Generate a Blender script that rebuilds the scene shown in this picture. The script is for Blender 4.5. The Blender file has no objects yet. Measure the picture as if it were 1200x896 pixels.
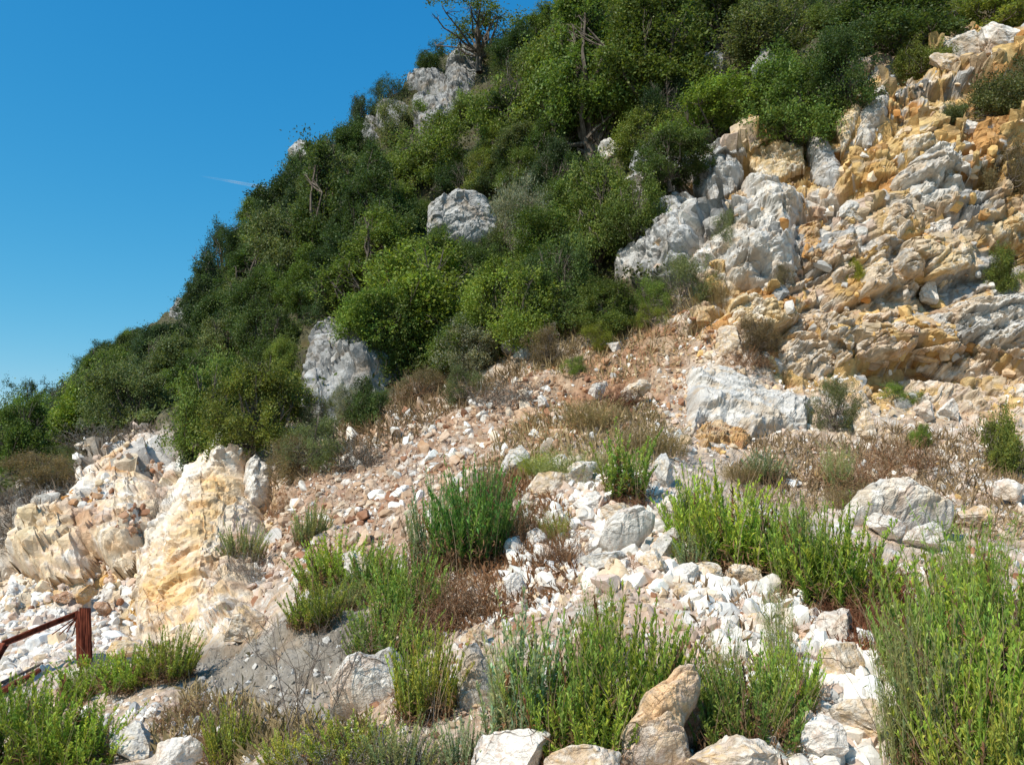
import bpy, bmesh, math, random, time
import numpy as np
from mathutils import Vector, Matrix, Euler

T0 = time.time()
rng = np.random.default_rng(7)
random.seed(7)
R = math.radians
scene = bpy.context.scene
col = bpy.data.collections.new("hillside_scene")
scene.collection.children.link(col)

# ------------------------------------------------------------------ camera
F = 900.0
PITCH = R(7.1)
CAM = np.array([0.0, 0.0, 1.6])
FW = np.array([0, math.cos(PITCH), math.sin(PITCH)])
UP = np.array([0, -math.sin(PITCH), math.cos(PITCH)])
RT = np.array([1.0, 0, 0])
cam_d = bpy.data.cameras.new("camera")
cam_d.sensor_width = 36.0
cam_d.lens = 27.0
cam_d.clip_start = 0.1
cam_d.clip_end = 40000
cam = bpy.data.objects.new("camera", cam_d)
col.objects.link(cam)
cam.location = CAM
cam.rotation_euler = (R(90) + PITCH, 0, 0)
scene.camera = cam


def ray(px, py, d):
    px = np.asarray(px, float); py = np.asarray(py, float); d = np.asarray(d, float)
    x = (px - 600) / F; y = (448 - py) / F
    return CAM + d[..., None] * (FW + x[..., None] * RT + y[..., None] * UP)


# ------------------------------------------------------------------ noise
def hsh(ix, iy, iz, s):
    h = (ix.astype(np.uint32) * np.uint32(374761393)) ^ (iy.astype(np.uint32) * np.uint32(668265263)) \
        ^ (iz.astype(np.uint32) * np.uint32(2147483647 - 58)) ^ np.uint32((s * 1274126177 + 12345) & 0xFFFFFFFF)
    h = (h ^ (h >> np.uint32(13))) * np.uint32(1274126177)
    h = (h ^ (h >> np.uint32(16))) * np.uint32(2246822519)
    h = h ^ (h >> np.uint32(13))
    return h


def h2f(h):
    return (h & np.uint32(0xFFFFFF)).astype(np.float32) / np.float32(0xFFFFFF)


def perlin(P, seed=0):
    P = P.astype(np.float32)
    fl = np.floor(P); I = fl.astype(np.int64).astype(np.int32); f = P - fl
    u = f * f * f * (f * (f * 6 - 15) + 10)
    out = np.zeros(len(P), np.float32)
    for dx in (0, 1):
        wx = u[:, 0] if dx else 1 - u[:, 0]
        for dy in (0, 1):
            wy = u[:, 1] if dy else 1 - u[:, 1]
            for dz in (0, 1):
                wz = u[:, 2] if dz else 1 - u[:, 2]
                h = hsh(I[:, 0] + dx, I[:, 1] + dy, I[:, 2] + dz, seed)
                gx = (h & np.uint32(1023)).astype(np.float32) / 511.5 - 1
                gy = ((h >> np.uint32(10)) & np.uint32(1023)).astype(np.float32) / 511.5 - 1
                gz = ((h >> np.uint32(20)) & np.uint32(1023)).astype(np.float32) / 511.5 - 1
                out += wx * wy * wz * (gx * (f[:, 0] - dx) + gy * (f[:, 1] - dy) + gz * (f[:, 2] - dz))
    return out


def fbm(P, octv=4, seed=0, gain=0.5):
    o = np.zeros(len(P), np.float32); a = 1.0; q = P
    for k in range(octv):
        o += a * perlin(q, seed + k * 17); a *= gain; q = q * 2.03 + 11.3
    return o


def cells(P, seed=0, jit=0.75):
    """8-neighbour cellular noise: F1, F2, cell random (4 values), offset to the cell point"""
    P = P.astype(np.float32)
    B = np.floor(P - 0.5).astype(np.int64).astype(np.int32)
    n = len(P)
    f1 = np.full(n, 9, np.float32); f2 = np.full(n, 9, np.float32)
    rid = np.zeros(n, np.uint32); off = np.zeros((n, 3), np.float32)
    for dx in (0, 1):
        for dy in (0, 1):
            for dz in (0, 1):
                cx, cy, cz = B[:, 0] + dx, B[:, 1] + dy, B[:, 2] + dz
                h = hsh(cx, cy, cz, seed)
                ox = 0.5 + jit * ((h & np.uint32(1023)).astype(np.float32) / 1023 - .5)
                oy = 0.5 + jit * (((h >> np.uint32(10)) & np.uint32(1023)).astype(np.float32) / 1023 - .5)
                oz = 0.5 + jit * (((h >> np.uint32(20)) & np.uint32(1023)).astype(np.float32) / 1023 - .5)
                d = np.stack([P[:, 0] - cx - ox, P[:, 1] - cy - oy, P[:, 2] - cz - oz], 1)
                r = np.sqrt((d * d).sum(1))
                m = r < f1
                f2 = np.where(m, f1, np.minimum(f2, r))
                f1 = np.where(m, r, f1)
                rid = np.where(m, h, rid)
                off[m] = d[m]
    z = np.zeros(n, np.int32)
    ra = [h2f(hsh(rid.view(np.int32), z, z, seed + 101 + k)) for k in range(4)]
    return f1, f2, ra, off


def facet(P, scale, seed, step=0.6, tilt=1.0, jit=.85):
    """fracture relief: the upper envelope of tilted blocks, sharp creases between them (unit: cell size)"""
    P = (P / scale).astype(np.float32)
    B = np.floor(P - 0.5).astype(np.int64).astype(np.int32)
    n = len(P)
    f1 = np.full(n, -9, np.float32); f2 = np.full(n, -9, np.float32); rid = np.zeros(n, np.uint32)
    for dx in (0, 1):
        for dy in (0, 1):
            for dz in (0, 1):
                cx, cy, cz = B[:, 0] + dx, B[:, 1] + dy, B[:, 2] + dz
                h = hsh(cx, cy, cz, seed)
                o_ = [0.5 + jit * (((h >> np.uint32(10 * k)) & np.uint32(1023)).astype(np.float32) / 1023 - .5) for k in range(3)]
                h2 = hsh(cx, cy, cz, seed + 977)
                t_ = [((h2 >> np.uint32(8 * k)) & np.uint32(255)).astype(np.float32) / 127.5 - 1 for k in range(4)]
                d0, d1, d2 = P[:, 0] - cx - o_[0], P[:, 1] - cy - o_[1], P[:, 2] - cz - o_[2]
                q = np.maximum(np.maximum(np.abs(d0 + t_[1] * .5 * d1), np.abs(d1 - t_[2] * .5 * d2)), np.abs(d2 + t_[0] * .5 * d0))
                v = t_[3] * step * .45 + tilt * .6 * (t_[0] * d0 + t_[1] * d1 + t_[2] * d2) - 1.5 * np.maximum(q - .22, 0)
                m = v > f1
                f2 = np.where(m, f1, np.maximum(f2, v)); f1 = np.where(m, v, f1); rid = np.where(m, h, rid)
    z = np.zeros(n, np.int32)
    ra = [h2f(hsh(rid.view(np.int32), z, z, seed + 101 + k)) for k in range(4)]
    return f1, (f1 - f2) * .8, ra


def frame(nrm):
    n = np.array(nrm, float); n /= np.linalg.norm(n)
    e1 = np.cross([0, 1, 0], n); e1 /= np.linalg.norm(e1)
    return np.stack([e1, np.cross(n, e1), n]).astype(np.float32)


BED_R = frame((-.34, -.12, .93))      # beds of the right cliff rise gently to the right
BED_L = frame((-.66, -.30, .69))      # beds of the left ridge rise steeply to the right


def blocks(Q, fr, T, L, seed, warp=.5, edge=.13, tilt=.5):
    """bedrock broken along bedding planes and joints: block height (about -.5..+.5), edge closeness 0..1, four randoms"""
    q = Q @ fr.T
    wv = [fbm(q / (T * 2.6) + 9.1 * k, 3, seed + k) for k in range(3)]
    z = q[:, 2] / T + wv[0] * warp + perlin(np.stack([q[:, 2] / T * .45, q[:, 2] * 0 + .5, q[:, 2] * 0 + seed * .37], 1), seed + 5) * .9
    k = np.floor(z).astype(np.int32); z0 = np.zeros_like(k)
    x = q[:, 0] / L + wv[1] * warp + h2f(hsh(k, z0, z0, seed + 7)) * 9
    y = q[:, 1] / L + wv[2] * warp + h2f(hsh(k, z0, z0, seed + 8)) * 9
    i = np.floor(x).astype(np.int32); j = np.floor(y).astype(np.int32)
    fx, fy, fz = x - i, y - j, z - k
    ra = [h2f(hsh(i, j, k, seed + 20 + m)) for m in range(5)]
    e = np.minimum(np.minimum(np.minimum(fx, 1 - fx), np.minimum(fy, 1 - fy)) * (L / T), np.minimum(fz, 1 - fz))
    s_ = np.clip(e / edge, 0, 1); s_ = s_ * s_ * (3 - 2 * s_)
    h = (ra[0] - .5) + tilt * ((ra[1] - .5) * (fx - .5) + (ra[2] - .5) * (fy - .5) + (ra[3] - .5) * (fz - .5)) * 2
    return h * (.35 + .65 * s_) - .28 * (1 - s_), s_, ra


# ------------------------------------------------------------------ object helpers
def link(o, parent=None):
    col.objects.link(o)
    if parent is not None:
        o.parent = parent
    return o


def np_mesh(name, V, Fc, mat, cols=None, smooth=False, alpha=None):
    """V (n,3); Fc an int array (m,k) or a list of such arrays"""
    if not isinstance(Fc, list):
        Fc = [Fc]
    me = bpy.data.meshes.new(name)
    V = np.asarray(V, np.float32)
    me.vertices.add(len(V)); me.vertices.foreach_set("co", V.ravel())
    nl = sum(f.size for f in Fc); npoly = sum(len(f) for f in Fc)
    me.loops.add(nl); me.loops.foreach_set("vertex_index", np.concatenate([f.ravel() for f in Fc]).astype(np.int32))
    me.polygons.add(npoly)
    tot = np.concatenate([np.full(len(f), f.shape[1], np.int32) for f in Fc])
    st = np.concatenate([[0], np.cumsum(tot)[:-1]]).astype(np.int32)
    me.polygons.foreach_set("loop_start", st)
    me.polygons.foreach_set("loop_total", tot)
    me.polygons.foreach_set("use_smooth", np.full(npoly, smooth, bool))
    if cols is not None:
        a = me.color_attributes.new("Col", 'FLOAT_COLOR', 'POINT')
        c = np.ones((len(V), 4), np.float32); c[:, :3] = cols
        if alpha is not None: c[:, 3] = alpha
        a.data.foreach_set("color", c.ravel())
    me.update(calc_edges=True)
    me.materials.append(mat)
    return me


def obj(name, me, parent=None, loc=None, rot=None, scale=None):
    o = bpy.data.objects.new(name, me)
    if loc is not None: o.location = [float(v) for v in loc]
    if rot is not None: o.rotation_euler = rot
    if scale is not None: o.scale = scale
    return link(o, parent)


def tag(o, label, cat, group=None):
    o["label"] = label; o["category"] = cat
    if group: o["group"] = group
    return o


def structure(o):
    o["kind"] = "structure"; return o


def empty(name, loc):
    o = bpy.data.objects.new(name, None); o.location = [float(v) for v in loc]
    o.empty_display_size = 0.2
    return link(o)


# ------------------------------------------------------------------ materials
def mat_new(name):
    m = bpy.data.materials.new(name); m.use_nodes = True
    nt = m.node_tree; nt.nodes.clear()
    return m, nt, nt.nodes, nt.links


def mk_rock(name, fine=9.0, bump=0.5, dist=0.02, objcol=False, lo=0.72, hi=1.18, stain=(0.66, 0.52, 0.38), cracks=True):
    m, nt, N, L = mat_new(name)
    out = N.new("ShaderNodeOutputMaterial"); b = N.new("ShaderNodeBsdfPrincipled")
    b.inputs["Roughness"].default_value = 0.93
    b.inputs["Specular IOR Level"].default_value = 0.15
    at = N.new("ShaderNodeAttribute"); at.attribute_name = "Col"
    geo = N.new("ShaderNodeNewGeometry")
    n1 = N.new("ShaderNodeTexNoise"); n1.inputs["Scale"].default_value = fine
    n1.inputs["Detail"].default_value = 6; n1.inputs["Roughness"].default_value = 0.68
    n2 = N.new("ShaderNodeTexNoise"); n2.inputs["Scale"].default_value = fine * 0.21
    n2.inputs["Detail"].default_value = 3
    n3 = N.new("ShaderNodeTexNoise"); n3.inputs["Scale"].default_value = fine * 4.7
    n3.inputs["Detail"].default_value = 3; n3.inputs["Roughness"].default_value = .7
    for n in (n1, n2, n3): L.new(geo.outputs["Position"], n.inputs["Vector"])
    mr = N.new("ShaderNodeMapRange"); mr.inputs["From Min"].default_value = .3; mr.inputs["From Max"].default_value = .7
    mr.inputs["To Min"].default_value = lo; mr.inputs["To Max"].default_value = hi
    L.new(n1.outputs["Fac"], mr.inputs["Value"])
    mul = N.new("ShaderNodeMix"); mul.data_type = 'RGBA'; mul.blend_type = 'MULTIPLY'
    mul.inputs["Factor"].default_value = 1
    src = at.outputs["Color"]
    if objcol:
        oi = N.new("ShaderNodeObjectInfo")
        mo = N.new("ShaderNodeMix"); mo.data_type = 'RGBA'; mo.blend_type = 'MULTIPLY'
        mo.inputs["Factor"].default_value = 1
        L.new(at.outputs["Color"], mo.inputs["A"]); L.new(oi.outputs["Color"], mo.inputs["B"])
        src = mo.outputs["Result"]
    L.new(src, mul.inputs["A"]); L.new(mr.outputs["Result"], mul.inputs["B"])
    # earthy stains
    st = N.new("ShaderNodeMix"); st.data_type = 'RGBA'; st.blend_type = 'MULTIPLY'
    st.inputs["B"].default_value = (*[min(1, s * 1.25) for s in stain], 1)
    mr2 = N.new("ShaderNodeMapRange"); mr2.inputs["From Min"].default_value = .52; mr2.inputs["From Max"].default_value = .72
    mr2.inputs["To Max"].default_value = 0.75
    L.new(n2.outputs["Fac"], mr2.inputs["Value"]); L.new(mr2.outputs["Result"], st.inputs["Factor"])
    L.new(mul.outputs["Result"], st.inputs["A"])
    # broken hairline joints
    last = st.outputs["Result"]; grooves = []
    for sc_, th, cst in (((1.9, .013, .7),) if cracks else ()):
        wn_ = N.new("ShaderNodeTexNoise"); wn_.inputs["Scale"].default_value = sc_ * 1.3; wn_.inputs["Detail"].default_value = 3
        L.new(geo.outputs["Position"], wn_.inputs["Vector"])
        va = N.new("ShaderNodeVectorMath"); va.operation = 'MULTIPLY_ADD'; va.inputs[1].default_value = (.7 / sc_,) * 3
        L.new(wn_.outputs["Color"], va.inputs[0]); L.new(geo.outputs["Position"], va.inputs[2])
        mp_ = N.new("ShaderNodeMapping"); mp_.inputs["Rotation"].default_value = (.25, -.4, .2); mp_.inputs["Scale"].default_value = (.8, .8, 1.7)
        L.new(va.outputs[0], mp_.inputs["Vector"])
        vo = N.new("ShaderNodeTexVoronoi"); vo.feature = 'DISTANCE_TO_EDGE'; vo.inputs["Scale"].default_value = sc_
        L.new(mp_.outputs[0], vo.inputs["Vector"])
        lr_ = N.new("ShaderNodeMapRange"); lr_.inputs["From Max"].default_value = th; lr_.inputs["To Min"].default_value = 1; lr_.inputs["To Max"].default_value = 0
        L.new(vo.outputs["Distance"], lr_.inputs["Value"])
        mk_ = N.new("ShaderNodeMapRange"); mk_.inputs["From Min"].default_value = .46; mk_.inputs["From Max"].default_value = .62; mk_.inputs["To Max"].default_value = cst
        L.new(wn_.outputs["Fac"], mk_.inputs["Value"])
        m1 = N.new("ShaderNodeMath"); m1.operation = 'MULTIPLY'; L.new(lr_.outputs[0], m1.inputs[0]); L.new(mk_.outputs[0], m1.inputs[1])
        m2_ = N.new("ShaderNodeMath"); m2_.operation = 'MULTIPLY'; L.new(m1.outputs[0], m2_.inputs[0]); L.new(at.outputs["Alpha"], m2_.inputs[1])
        dk = N.new("ShaderNodeMix"); dk.data_type = 'RGBA'; dk.blend_type = 'MULTIPLY'; dk.inputs["B"].default_value = (.36, .29, .23, 1)
        L.new(m2_.outputs[0], dk.inputs["Factor"]); L.new(last, dk.inputs["A"]); last = dk.outputs["Result"]
        grooves.append(m2_.outputs[0])
    L.new(last, b.inputs["Base Color"])
    add = N.new("ShaderNodeMath"); add.operation = 'MULTIPLY_ADD'
    L.new(n3.outputs["Fac"], add.inputs[0]); add.inputs[1].default_value = 0.55
    L.new(n1.outputs["Fac"], add.inputs[2])
    bp = N.new("ShaderNodeBump"); bp.inputs["Strength"].default_value = bump; bp.inputs["Distance"].default_value = dist
    hgt = add.outputs["Value"]
    for g_ in grooves:
        sb_ = N.new("ShaderNodeMath"); sb_.operation = 'MULTIPLY_ADD'; sb_.inputs[1].default_value = -.9
        L.new(g_, sb_.inputs[0]); L.new(hgt, sb_.inputs[2]); hgt = sb_.outputs[0]
    L.new(hgt, bp.inputs["Height"])
    L.new(bp.outputs["Normal"], b.inputs["Normal"])
    L.new(b.outputs["BSDF"], out.inputs["Surface"])
    return m


def mk_leaf(name, trans=0.3, rough=0.5, spec=0.25):
    m, nt, N, L = mat_new(name)
    out = N.new("ShaderNodeOutputMaterial"); b = N.new("ShaderNodeBsdfPrincipled")
    b.inputs["Roughness"].default_value = rough; b.inputs["Specular IOR Level"].default_value = spec
    at = N.new("ShaderNodeAttribute"); at.attribute_name = "Col"
    oi = N.new("ShaderNodeObjectInfo")
    mo = N.new("ShaderNodeMix"); mo.data_type = 'RGBA'; mo.blend_type = 'MULTIPLY'; mo.inputs["Factor"].default_value = 1
    L.new(at.outputs["Color"], mo.inputs["A"]); L.new(oi.outputs["Color"], mo.inputs["B"])
    geo = N.new("ShaderNodeNewGeometry")
    n1 = N.new("ShaderNodeTexNoise"); n1.inputs["Scale"].default_value = 1.3; n1.inputs["Detail"].default_value = 3
    L.new(geo.outputs["Position"], n1.inputs["Vector"])
    mr = N.new("ShaderNodeMapRange"); mr.inputs["From Min"].default_value = .3; mr.inputs["From Max"].default_value = .7
    mr.inputs["To Min"].default_value = .75; mr.inputs["To Max"].default_value = 1.25
    L.new(n1.outputs["Fac"], mr.inputs["Value"])
    m2 = N.new("ShaderNodeMix"); m2.data_type = 'RGBA'; m2.blend_type = 'MULTIPLY'; m2.inputs["Factor"].default_value = 1
    L.new(mo.outputs["Result"], m2.inputs["A"]); L.new(mr.outputs["Result"], m2.inputs["B"])
    L.new(m2.outputs["Result"], b.inputs["Base Color"])
    tr = N.new("ShaderNodeBsdfTranslucent")
    hs = N.new("ShaderNodeMix"); hs.data_type = 'RGBA'; hs.blend_type = 'MULTIPLY'; hs.inputs["Factor"].default_value = 1
    hs.inputs["B"].default_value = (1.15, 1.2, .55, 1)
    L.new(m2.outputs["Result"], hs.inputs["A"]); L.new(hs.outputs["Result"], tr.inputs["Color"])
    mx = N.new("ShaderNodeMixShader"); mx.inputs[0].default_value = trans
    L.new(b.outputs["BSDF"], mx.inputs[1]); L.new(tr.outputs["BSDF"], mx.inputs[2])
    L.new(mx.outputs["Shader"], out.inputs["Surface"])
    return m


def mk_bark(name, c1, c2, scale=14):
    m, nt, N, L = mat_new(name)
    out = N.new("ShaderNodeOutputMaterial"); b = N.new("ShaderNodeBsdfPrincipled")
    b.inputs["Roughness"].default_value = .9; b.inputs["Specular IOR Level"].default_value = .15
    tc = N.new("ShaderNodeTexCoord"); n = N.new("ShaderNodeTexNoise"); n.inputs["Scale"].default_value = scale
    n.inputs["Detail"].default_value = 6
    mp = N.new("ShaderNodeMapping"); mp.inputs["Scale"].default_value = (1, 1, .3)
    L.new(tc.outputs["Object"], mp.inputs["Vector"]); L.new(mp.outputs["Vector"], n.inputs["Vector"])
    cr = N.new("ShaderNodeValToRGB"); cr.color_ramp.elements[0].color = (*c1, 1); cr.color_ramp.elements[1].color = (*c2, 1)
    cr.color_ramp.elements[0].position = .35; cr.color_ramp.elements[1].position = .65
    L.new(n.outputs["Fac"], cr.inputs["Fac"]); L.new(cr.outputs["Color"], b.inputs["Base Color"])
    bp = N.new("ShaderNodeBump"); bp.inputs["Strength"].default_value = .6; bp.inputs["Distance"].default_value = .02
    L.new(n.outputs["Fac"], bp.inputs["Height"]); L.new(bp.outputs["Normal"], b.inputs["Normal"])
    L.new(b.outputs["BSDF"], out.inputs["Surface"])
    return m


M_GROUND = mk_rock("hillside_rock_and_soil", fine=8, bump=.75, dist=.03)
M_ROCK = mk_rock("limestone", fine=9, bump=.8, dist=.035, lo=.80, hi=1.22)
M_STONE = mk_rock("loose_stone", fine=16, bump=.45, dist=.012, objcol=True, lo=.82, hi=1.2, cracks=False)
M_LEAF = mk_leaf("tree_leaf", trans=.4)
M_HERB = mk_leaf("herb_leaf", trans=.38, rough=.55, spec=.2)
M_DRY = mk_leaf("dry_stalk", trans=.15, rough=.8, spec=.05)
M_BARK = mk_bark("bark", (.06, .045, .035), (.20, .165, .13))
M_TWIG = mk_bark("dry_twig", (.11, .085, .07), (.24, .19, .15), 30)
M_STEM = mk_bark("green_stem", (.10, .09, .035), (.17, .16, .06), 30)
M_RUST = mk_bark("rusty_iron", (.075, .018, .012), (.24, .065, .035), 22)

# ------------------------------------------------------------------ terrain: base sheet
SKY = np.array([(-520, 600), (-300, 580), (-100, 545), (0, 508), (60, 478), (100, 450), (160, 400), (205, 358), (235, 328), (260, 312), (320, 240),
                (345, 178), (400, 165), (440, 128), (480, 92), (540, 62), (600, 55), (650, 10), (720, -60), (900, -150),
                (1200, -220), (1700, -260)], float)
CTRL = [
 # y>=1000 in front of the frame
 *[(x, 1300, 2.0) for x in (-500, 0, 600, 1200, 1700)],
 *[(x, 1000, d) for x, d in ((-500, 5), (0, 4.4), (300, 3.9), (600, 3.5), (900, 3.4), (1200, 3.5), (1700, 3.6))],
 *[(x, 896, d) for x, d in ((0, 6.6), (200, 5.9), (400, 5.1), (600, 4.5), (800, 4.3), (1000, 4.4), (1200, 4.6))],
 *[(x, 800, d) for x, d in ((0, 9.2), (200, 7.6), (330, 6.7), (430, 6.2), (560, 5.6), (700, 5.3), (880, 5.3), (1050, 5.5), (1200, 5.5))],
 *[(x, 720, d) for x, d in ((0, 12), (100, 11.6), (200, 12), (265, 11.0), (340, 8.4), (450, 8), (560, 7), (620, 6.8), (800, 6.2), (950, 6.4), (1100, 6.5), (1200, 6.8))],
 *[(x, 650, d) for x, d in ((0, 15.5), (100, 14.3), (200, 13.3), (260, 12.8), (330, 11.8), (420, 10.2), (520, 8.8), (650, 7.8), (760, 7.4), (900, 7.9), (1050, 8.2), (1200, 8.5))],
 *[(x, 600, d) for x, d in ((0, 19), (80, 16.8), (200, 14.6), (270, 14.2), (350, 13.2), (450, 11.6), (600, 9.5), (720, 8.7), (850, 9.2), (1000, 9.3), (1200, 10))],
 *[(x, 550, d) for x, d in ((0, 31), (50, 24), (130, 18.5), (200, 17), (250, 15.4), (320, 15.2), (400, 14.1), (500, 12.8), (600, 11.3), (700, 10.3), (850, 11), (1000, 11.5), (1200, 11.5))],
 *[(x, 500, d) for x, d in ((0, 110), (100, 42), (200, 22), (260, 17.5), (350, 17), (450, 15.5), (600, 13.5), (750, 12.5), (900, 13), (1050, 13.2), (1200, 13))],
 *[(x, 450, d) for x, d in ((90, 80), (200, 36), (300, 23), (400, 20), (500, 18), (600, 15.5), (700, 14.5), (800, 14.2), (900, 14.2), (1100, 14.4), (1200, 14.1))],
 *[(x, 400, d) for x, d in ((200, 62), (300, 32), (400, 22), (500, 20.5), (600, 18.5), (700, 16.5), (800, 15.4), (950, 15.1), (1200, 14.7))],
 *[(x, 300, d) for x, d in ((300, 52), (400, 31), (545, 25), (650, 22), (720, 20), (800, 17.5), (900, 16.2), (1050, 15.8), (1200, 15.5))],
 *[(x, 200, d) for x, d in ((350, 48), (450, 38), (550, 30), (650, 27), (750, 23), (830, 19.5), (950, 18.0), (1100, 16.9), (1200, 16.6))],
 *[(x, 100, d) for x, d in ((480, 46), (550, 41), (650, 33), (750, 28.5), (850, 25), (950, 20.5), (1050, 19), (1150, 18.6), (1250, 18.6))],
 *[(x, 0, d) for x, d in ((650, 43), (800, 34), (950, 27.5), (1100, 24), (1200, 22))],
 *[(x, -200, d) for x, d in ((900, 40), (1200, 35), (1700, 33))],
 (258, 530, 15.6), (225, 640, 12.5), (215, 700, 11.4), (150, 560, 18.6), (140, 650, 13.6), (330, 600, 14.2), (318, 660, 12.2),
 (1700, 100, 19), (1700, 400, 14.5), (1700, 700, 7), (-500, 700, 15), (-500, 620, 60), (-200, 600, 45), (-250, 800, 10),
]
CTRL = np.array(CTRL, float)


def tps_fit(X, y, lam):
    n = len(X)
    r = np.sqrt(((X[:, None] - X[None]) ** 2).sum(-1))
    K = np.where(r > 0, r * r * np.log(r + 1e-9), 0)
    A = np.zeros((n + 3, n + 3)); A[:n, :n] = K + lam * np.eye(n); A[:n, n] = 1; A[:n, n + 1:] = X
    A[n:, :n] = A[:n, n:].T
    return np.linalg.solve(A, np.concatenate([y, [0, 0, 0]]))


CX = CTRL[:, :2] / 300.0
W = tps_fit(CX, np.log(CTRL[:, 2]), 0.004)


def depth(px, py):
    sh = np.shape(px); q = np.stack([np.ravel(px), np.ravel(py)], 1) / 300.0
    o = np.zeros(len(q))
    for i in range(0, len(q), 40000):
        s = q[i:i + 40000]
        r2 = ((s[:, None] - CX[None]) ** 2).sum(-1)
        o[i:i + 40000] = (0.5 * r2 * np.log(r2 + 1e-12)) @ W[:-3] + W[-3] + s @ W[-2:]
    return np.exp(np.clip(o, math.log(1.5), math.log(160))).reshape(sh)


U = np.concatenate([np.linspace(-520, -60, 60)[:-1], np.linspace(-60, 1260, 860), np.linspace(1260, 1700, 50)[1:]])
vs = np.interp(U, SKY[:, 0], SKY[:, 1])
vs = vs + 4 * np.sin(U * .13) + 3 * np.sin(U * .31 + 1)
S = np.linspace(0, 1, 640)
low = np.linspace(1300, 910, 26)[:-1]
PY = np.concatenate([np.repeat(low[:, None], len(U), 1), 910 + (vs[None] - 910) * S[:, None]], 0)
PX = np.repeat(U[None], len(PY), 0)
NL = len(low)
# coarse evaluation then bilinear in-row refinement is not needed: evaluate on every third node and interpolate
ci = np.unique(np.concatenate([np.arange(0, PX.shape[1], 5), [PX.shape[1] - 1]]))
ri = np.unique(np.concatenate([np.arange(0, PX.shape[0], 5), [PX.shape[0] - 1]]))
Dc = depth(PX[np.ix_(ri, ci)], PY[np.ix_(ri, ci)])
tmp = np.stack([np.interp(np.arange(PX.shape[1]), ci, r) for r in Dc])
D = np.stack([np.interp(np.arange(PX.shape[0]), ri, tmp[:, j]) for j in range(tmp.shape[1])], 1)
G = ray(PX, PY, D)
du = np.gradient(G, axis=1); dv = np.gradient(G, axis=0)
NRM = np.cross(du, dv); NRM /= np.linalg.norm(NRM, axis=2, keepdims=True) + 1e-9
print("base sheet", time.time() - T0)

GS = G.shape[:2]
P = G.reshape(-1, 3).astype(np.float32); NV = NRM.reshape(-1, 3).astype(np.float32)
px = PX.ravel(); py = PY.ravel(); dd = D.ravel()

# warp so that the zone borders wander
scl = (dd / 900.0)
wx = fbm(P * .9, 4, 3) * 1.0 / scl * .35
wy = fbm(P * .9 + 31, 4, 5) * 1.0 / scl * .35
wx2 = fbm(P * 5, 3, 8) / scl * .05
wpx = px + np.clip(wx, -45, 45) + wx2; wpy = py + np.clip(wy, -45, 45) + wx2


def inpoly(x, y, poly):
    c = np.zeros(len(x), bool)
    n = len(poly); j = n - 1
    for i in range(n):
        xi, yi = poly[i]; xj, yj = poly[j]
        if yi != yj:
            c ^= ((yi > y) != (yj > y)) & (x < (xj - xi) * (y - yi) / (yj - yi) + xi)
        j = i
    return c


def blur(m, k=3, n=2):
    m = m.reshape(GS).astype(np.float32)
    for _ in range(n):
        for ax in (0, 1):
            c = np.cumsum(np.pad(m, [(k + 1, k) if a == ax else (0, 0) for a in (0, 1)], mode='edge'), axis=ax)
            m = (np.take(c, range(2 * k + 1, c.shape[ax]), ax) - np.take(c, range(0, c.shape[ax] - 2 * k - 1), ax)) / (2 * k + 1)
    return m.ravel()


def zone(poly, k=3, warp=1.0):
    x = px + (wpx - px) * warp; y = py + (wpy - py) * warp
    return blur(inpoly(x, y, poly), k)


Z_CLIFF = zone([(720, 330), (730, 230), (800, 170), (870, 165), (930, 150), (980, 100), (1050, 70), (1110, 20), (1300, -10), (1750, -10), (1750, 480),
                (1200, 500), (1100, 470), (1020, 470), (960, 450), (880, 430), (820, 390), (760, 370)], 5)
Z_SLAB = zone([(790, 440), (830, 420), (960, 470), (950, 520), (830, 530), (800, 520)], 3)
Z_LEFT = zone([(-60, 640), (0, 600), (60, 570), (130, 530), (190, 505), (215, 530), (240, 505), (270, 500), (320, 545), (325, 600), (300, 660), (290, 720),
               (260, 750), (180, 770), (150, 720), (60, 700), (-60, 720)], 4)
Z_GREY = zone([(215, 800), (225, 765), (270, 745), (330, 740), (375, 695), (410, 690), (430, 740), (395, 800), (400, 850), (300, 880), (230, 870)], 4)
Z_SCREE = zone([(310, 560), (390, 520), (470, 450), (560, 430), (640, 450), (700, 520), (600, 560), (520, 620), (430, 640), (330, 680), (300, 640)], 6)
Z_REDDIRT = zone([(560, 440), (660, 440), (690, 395), (760, 370), (830, 390), (790, 430), (780, 480), (690, 510), (630, 500)], 6)
Z_ORANGE = zone([(600, 475), (660, 465), (690, 490), (650, 515), (605, 505)], 6)
Z_FOREST = zone([(-600, 700), (-60, 600), (20, 585), (90, 540), (185, 503), (240, 500), (330, 505), (420, 480), (500, 440), (620, 405), (720, 380), (830, 330), (730, 330),
                 (740, 240), (800, 180), (870, 160), (960, 120), (1010, 70), (1100, 30), (1200, 20), (1750, 0), (1750, -400), (-600, -400)], 6)
Z_BANK = zone([(-100, 660), (-20, 600), (40, 565), (120, 515), (190, 495), (190, 515), (120, 550), (60, 590), (0, 640)], 4)
Z_MOUND = zone([(560, 760), (600, 640), (620, 560), (700, 540), (800, 560), (830, 640), (960, 690), (1050, 800), (1060, 910), (540, 920)], 6)
Z_WHITEL = zone([(-60, 660), (60, 640), (150, 640), (160, 700), (140, 760), (60, 780), (-60, 800)], 6)
Z_DRYR = zone([(960, 500), (1060, 520), (1120, 570), (1000, 580), (900, 560), (900, 530)], 6)
print("zones", time.time() - T0)

# ---------------- relief
bed = np.array(Euler((R(14), R(-22), R(10))).to_matrix(), np.float32)   # tilted bedding planes


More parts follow.
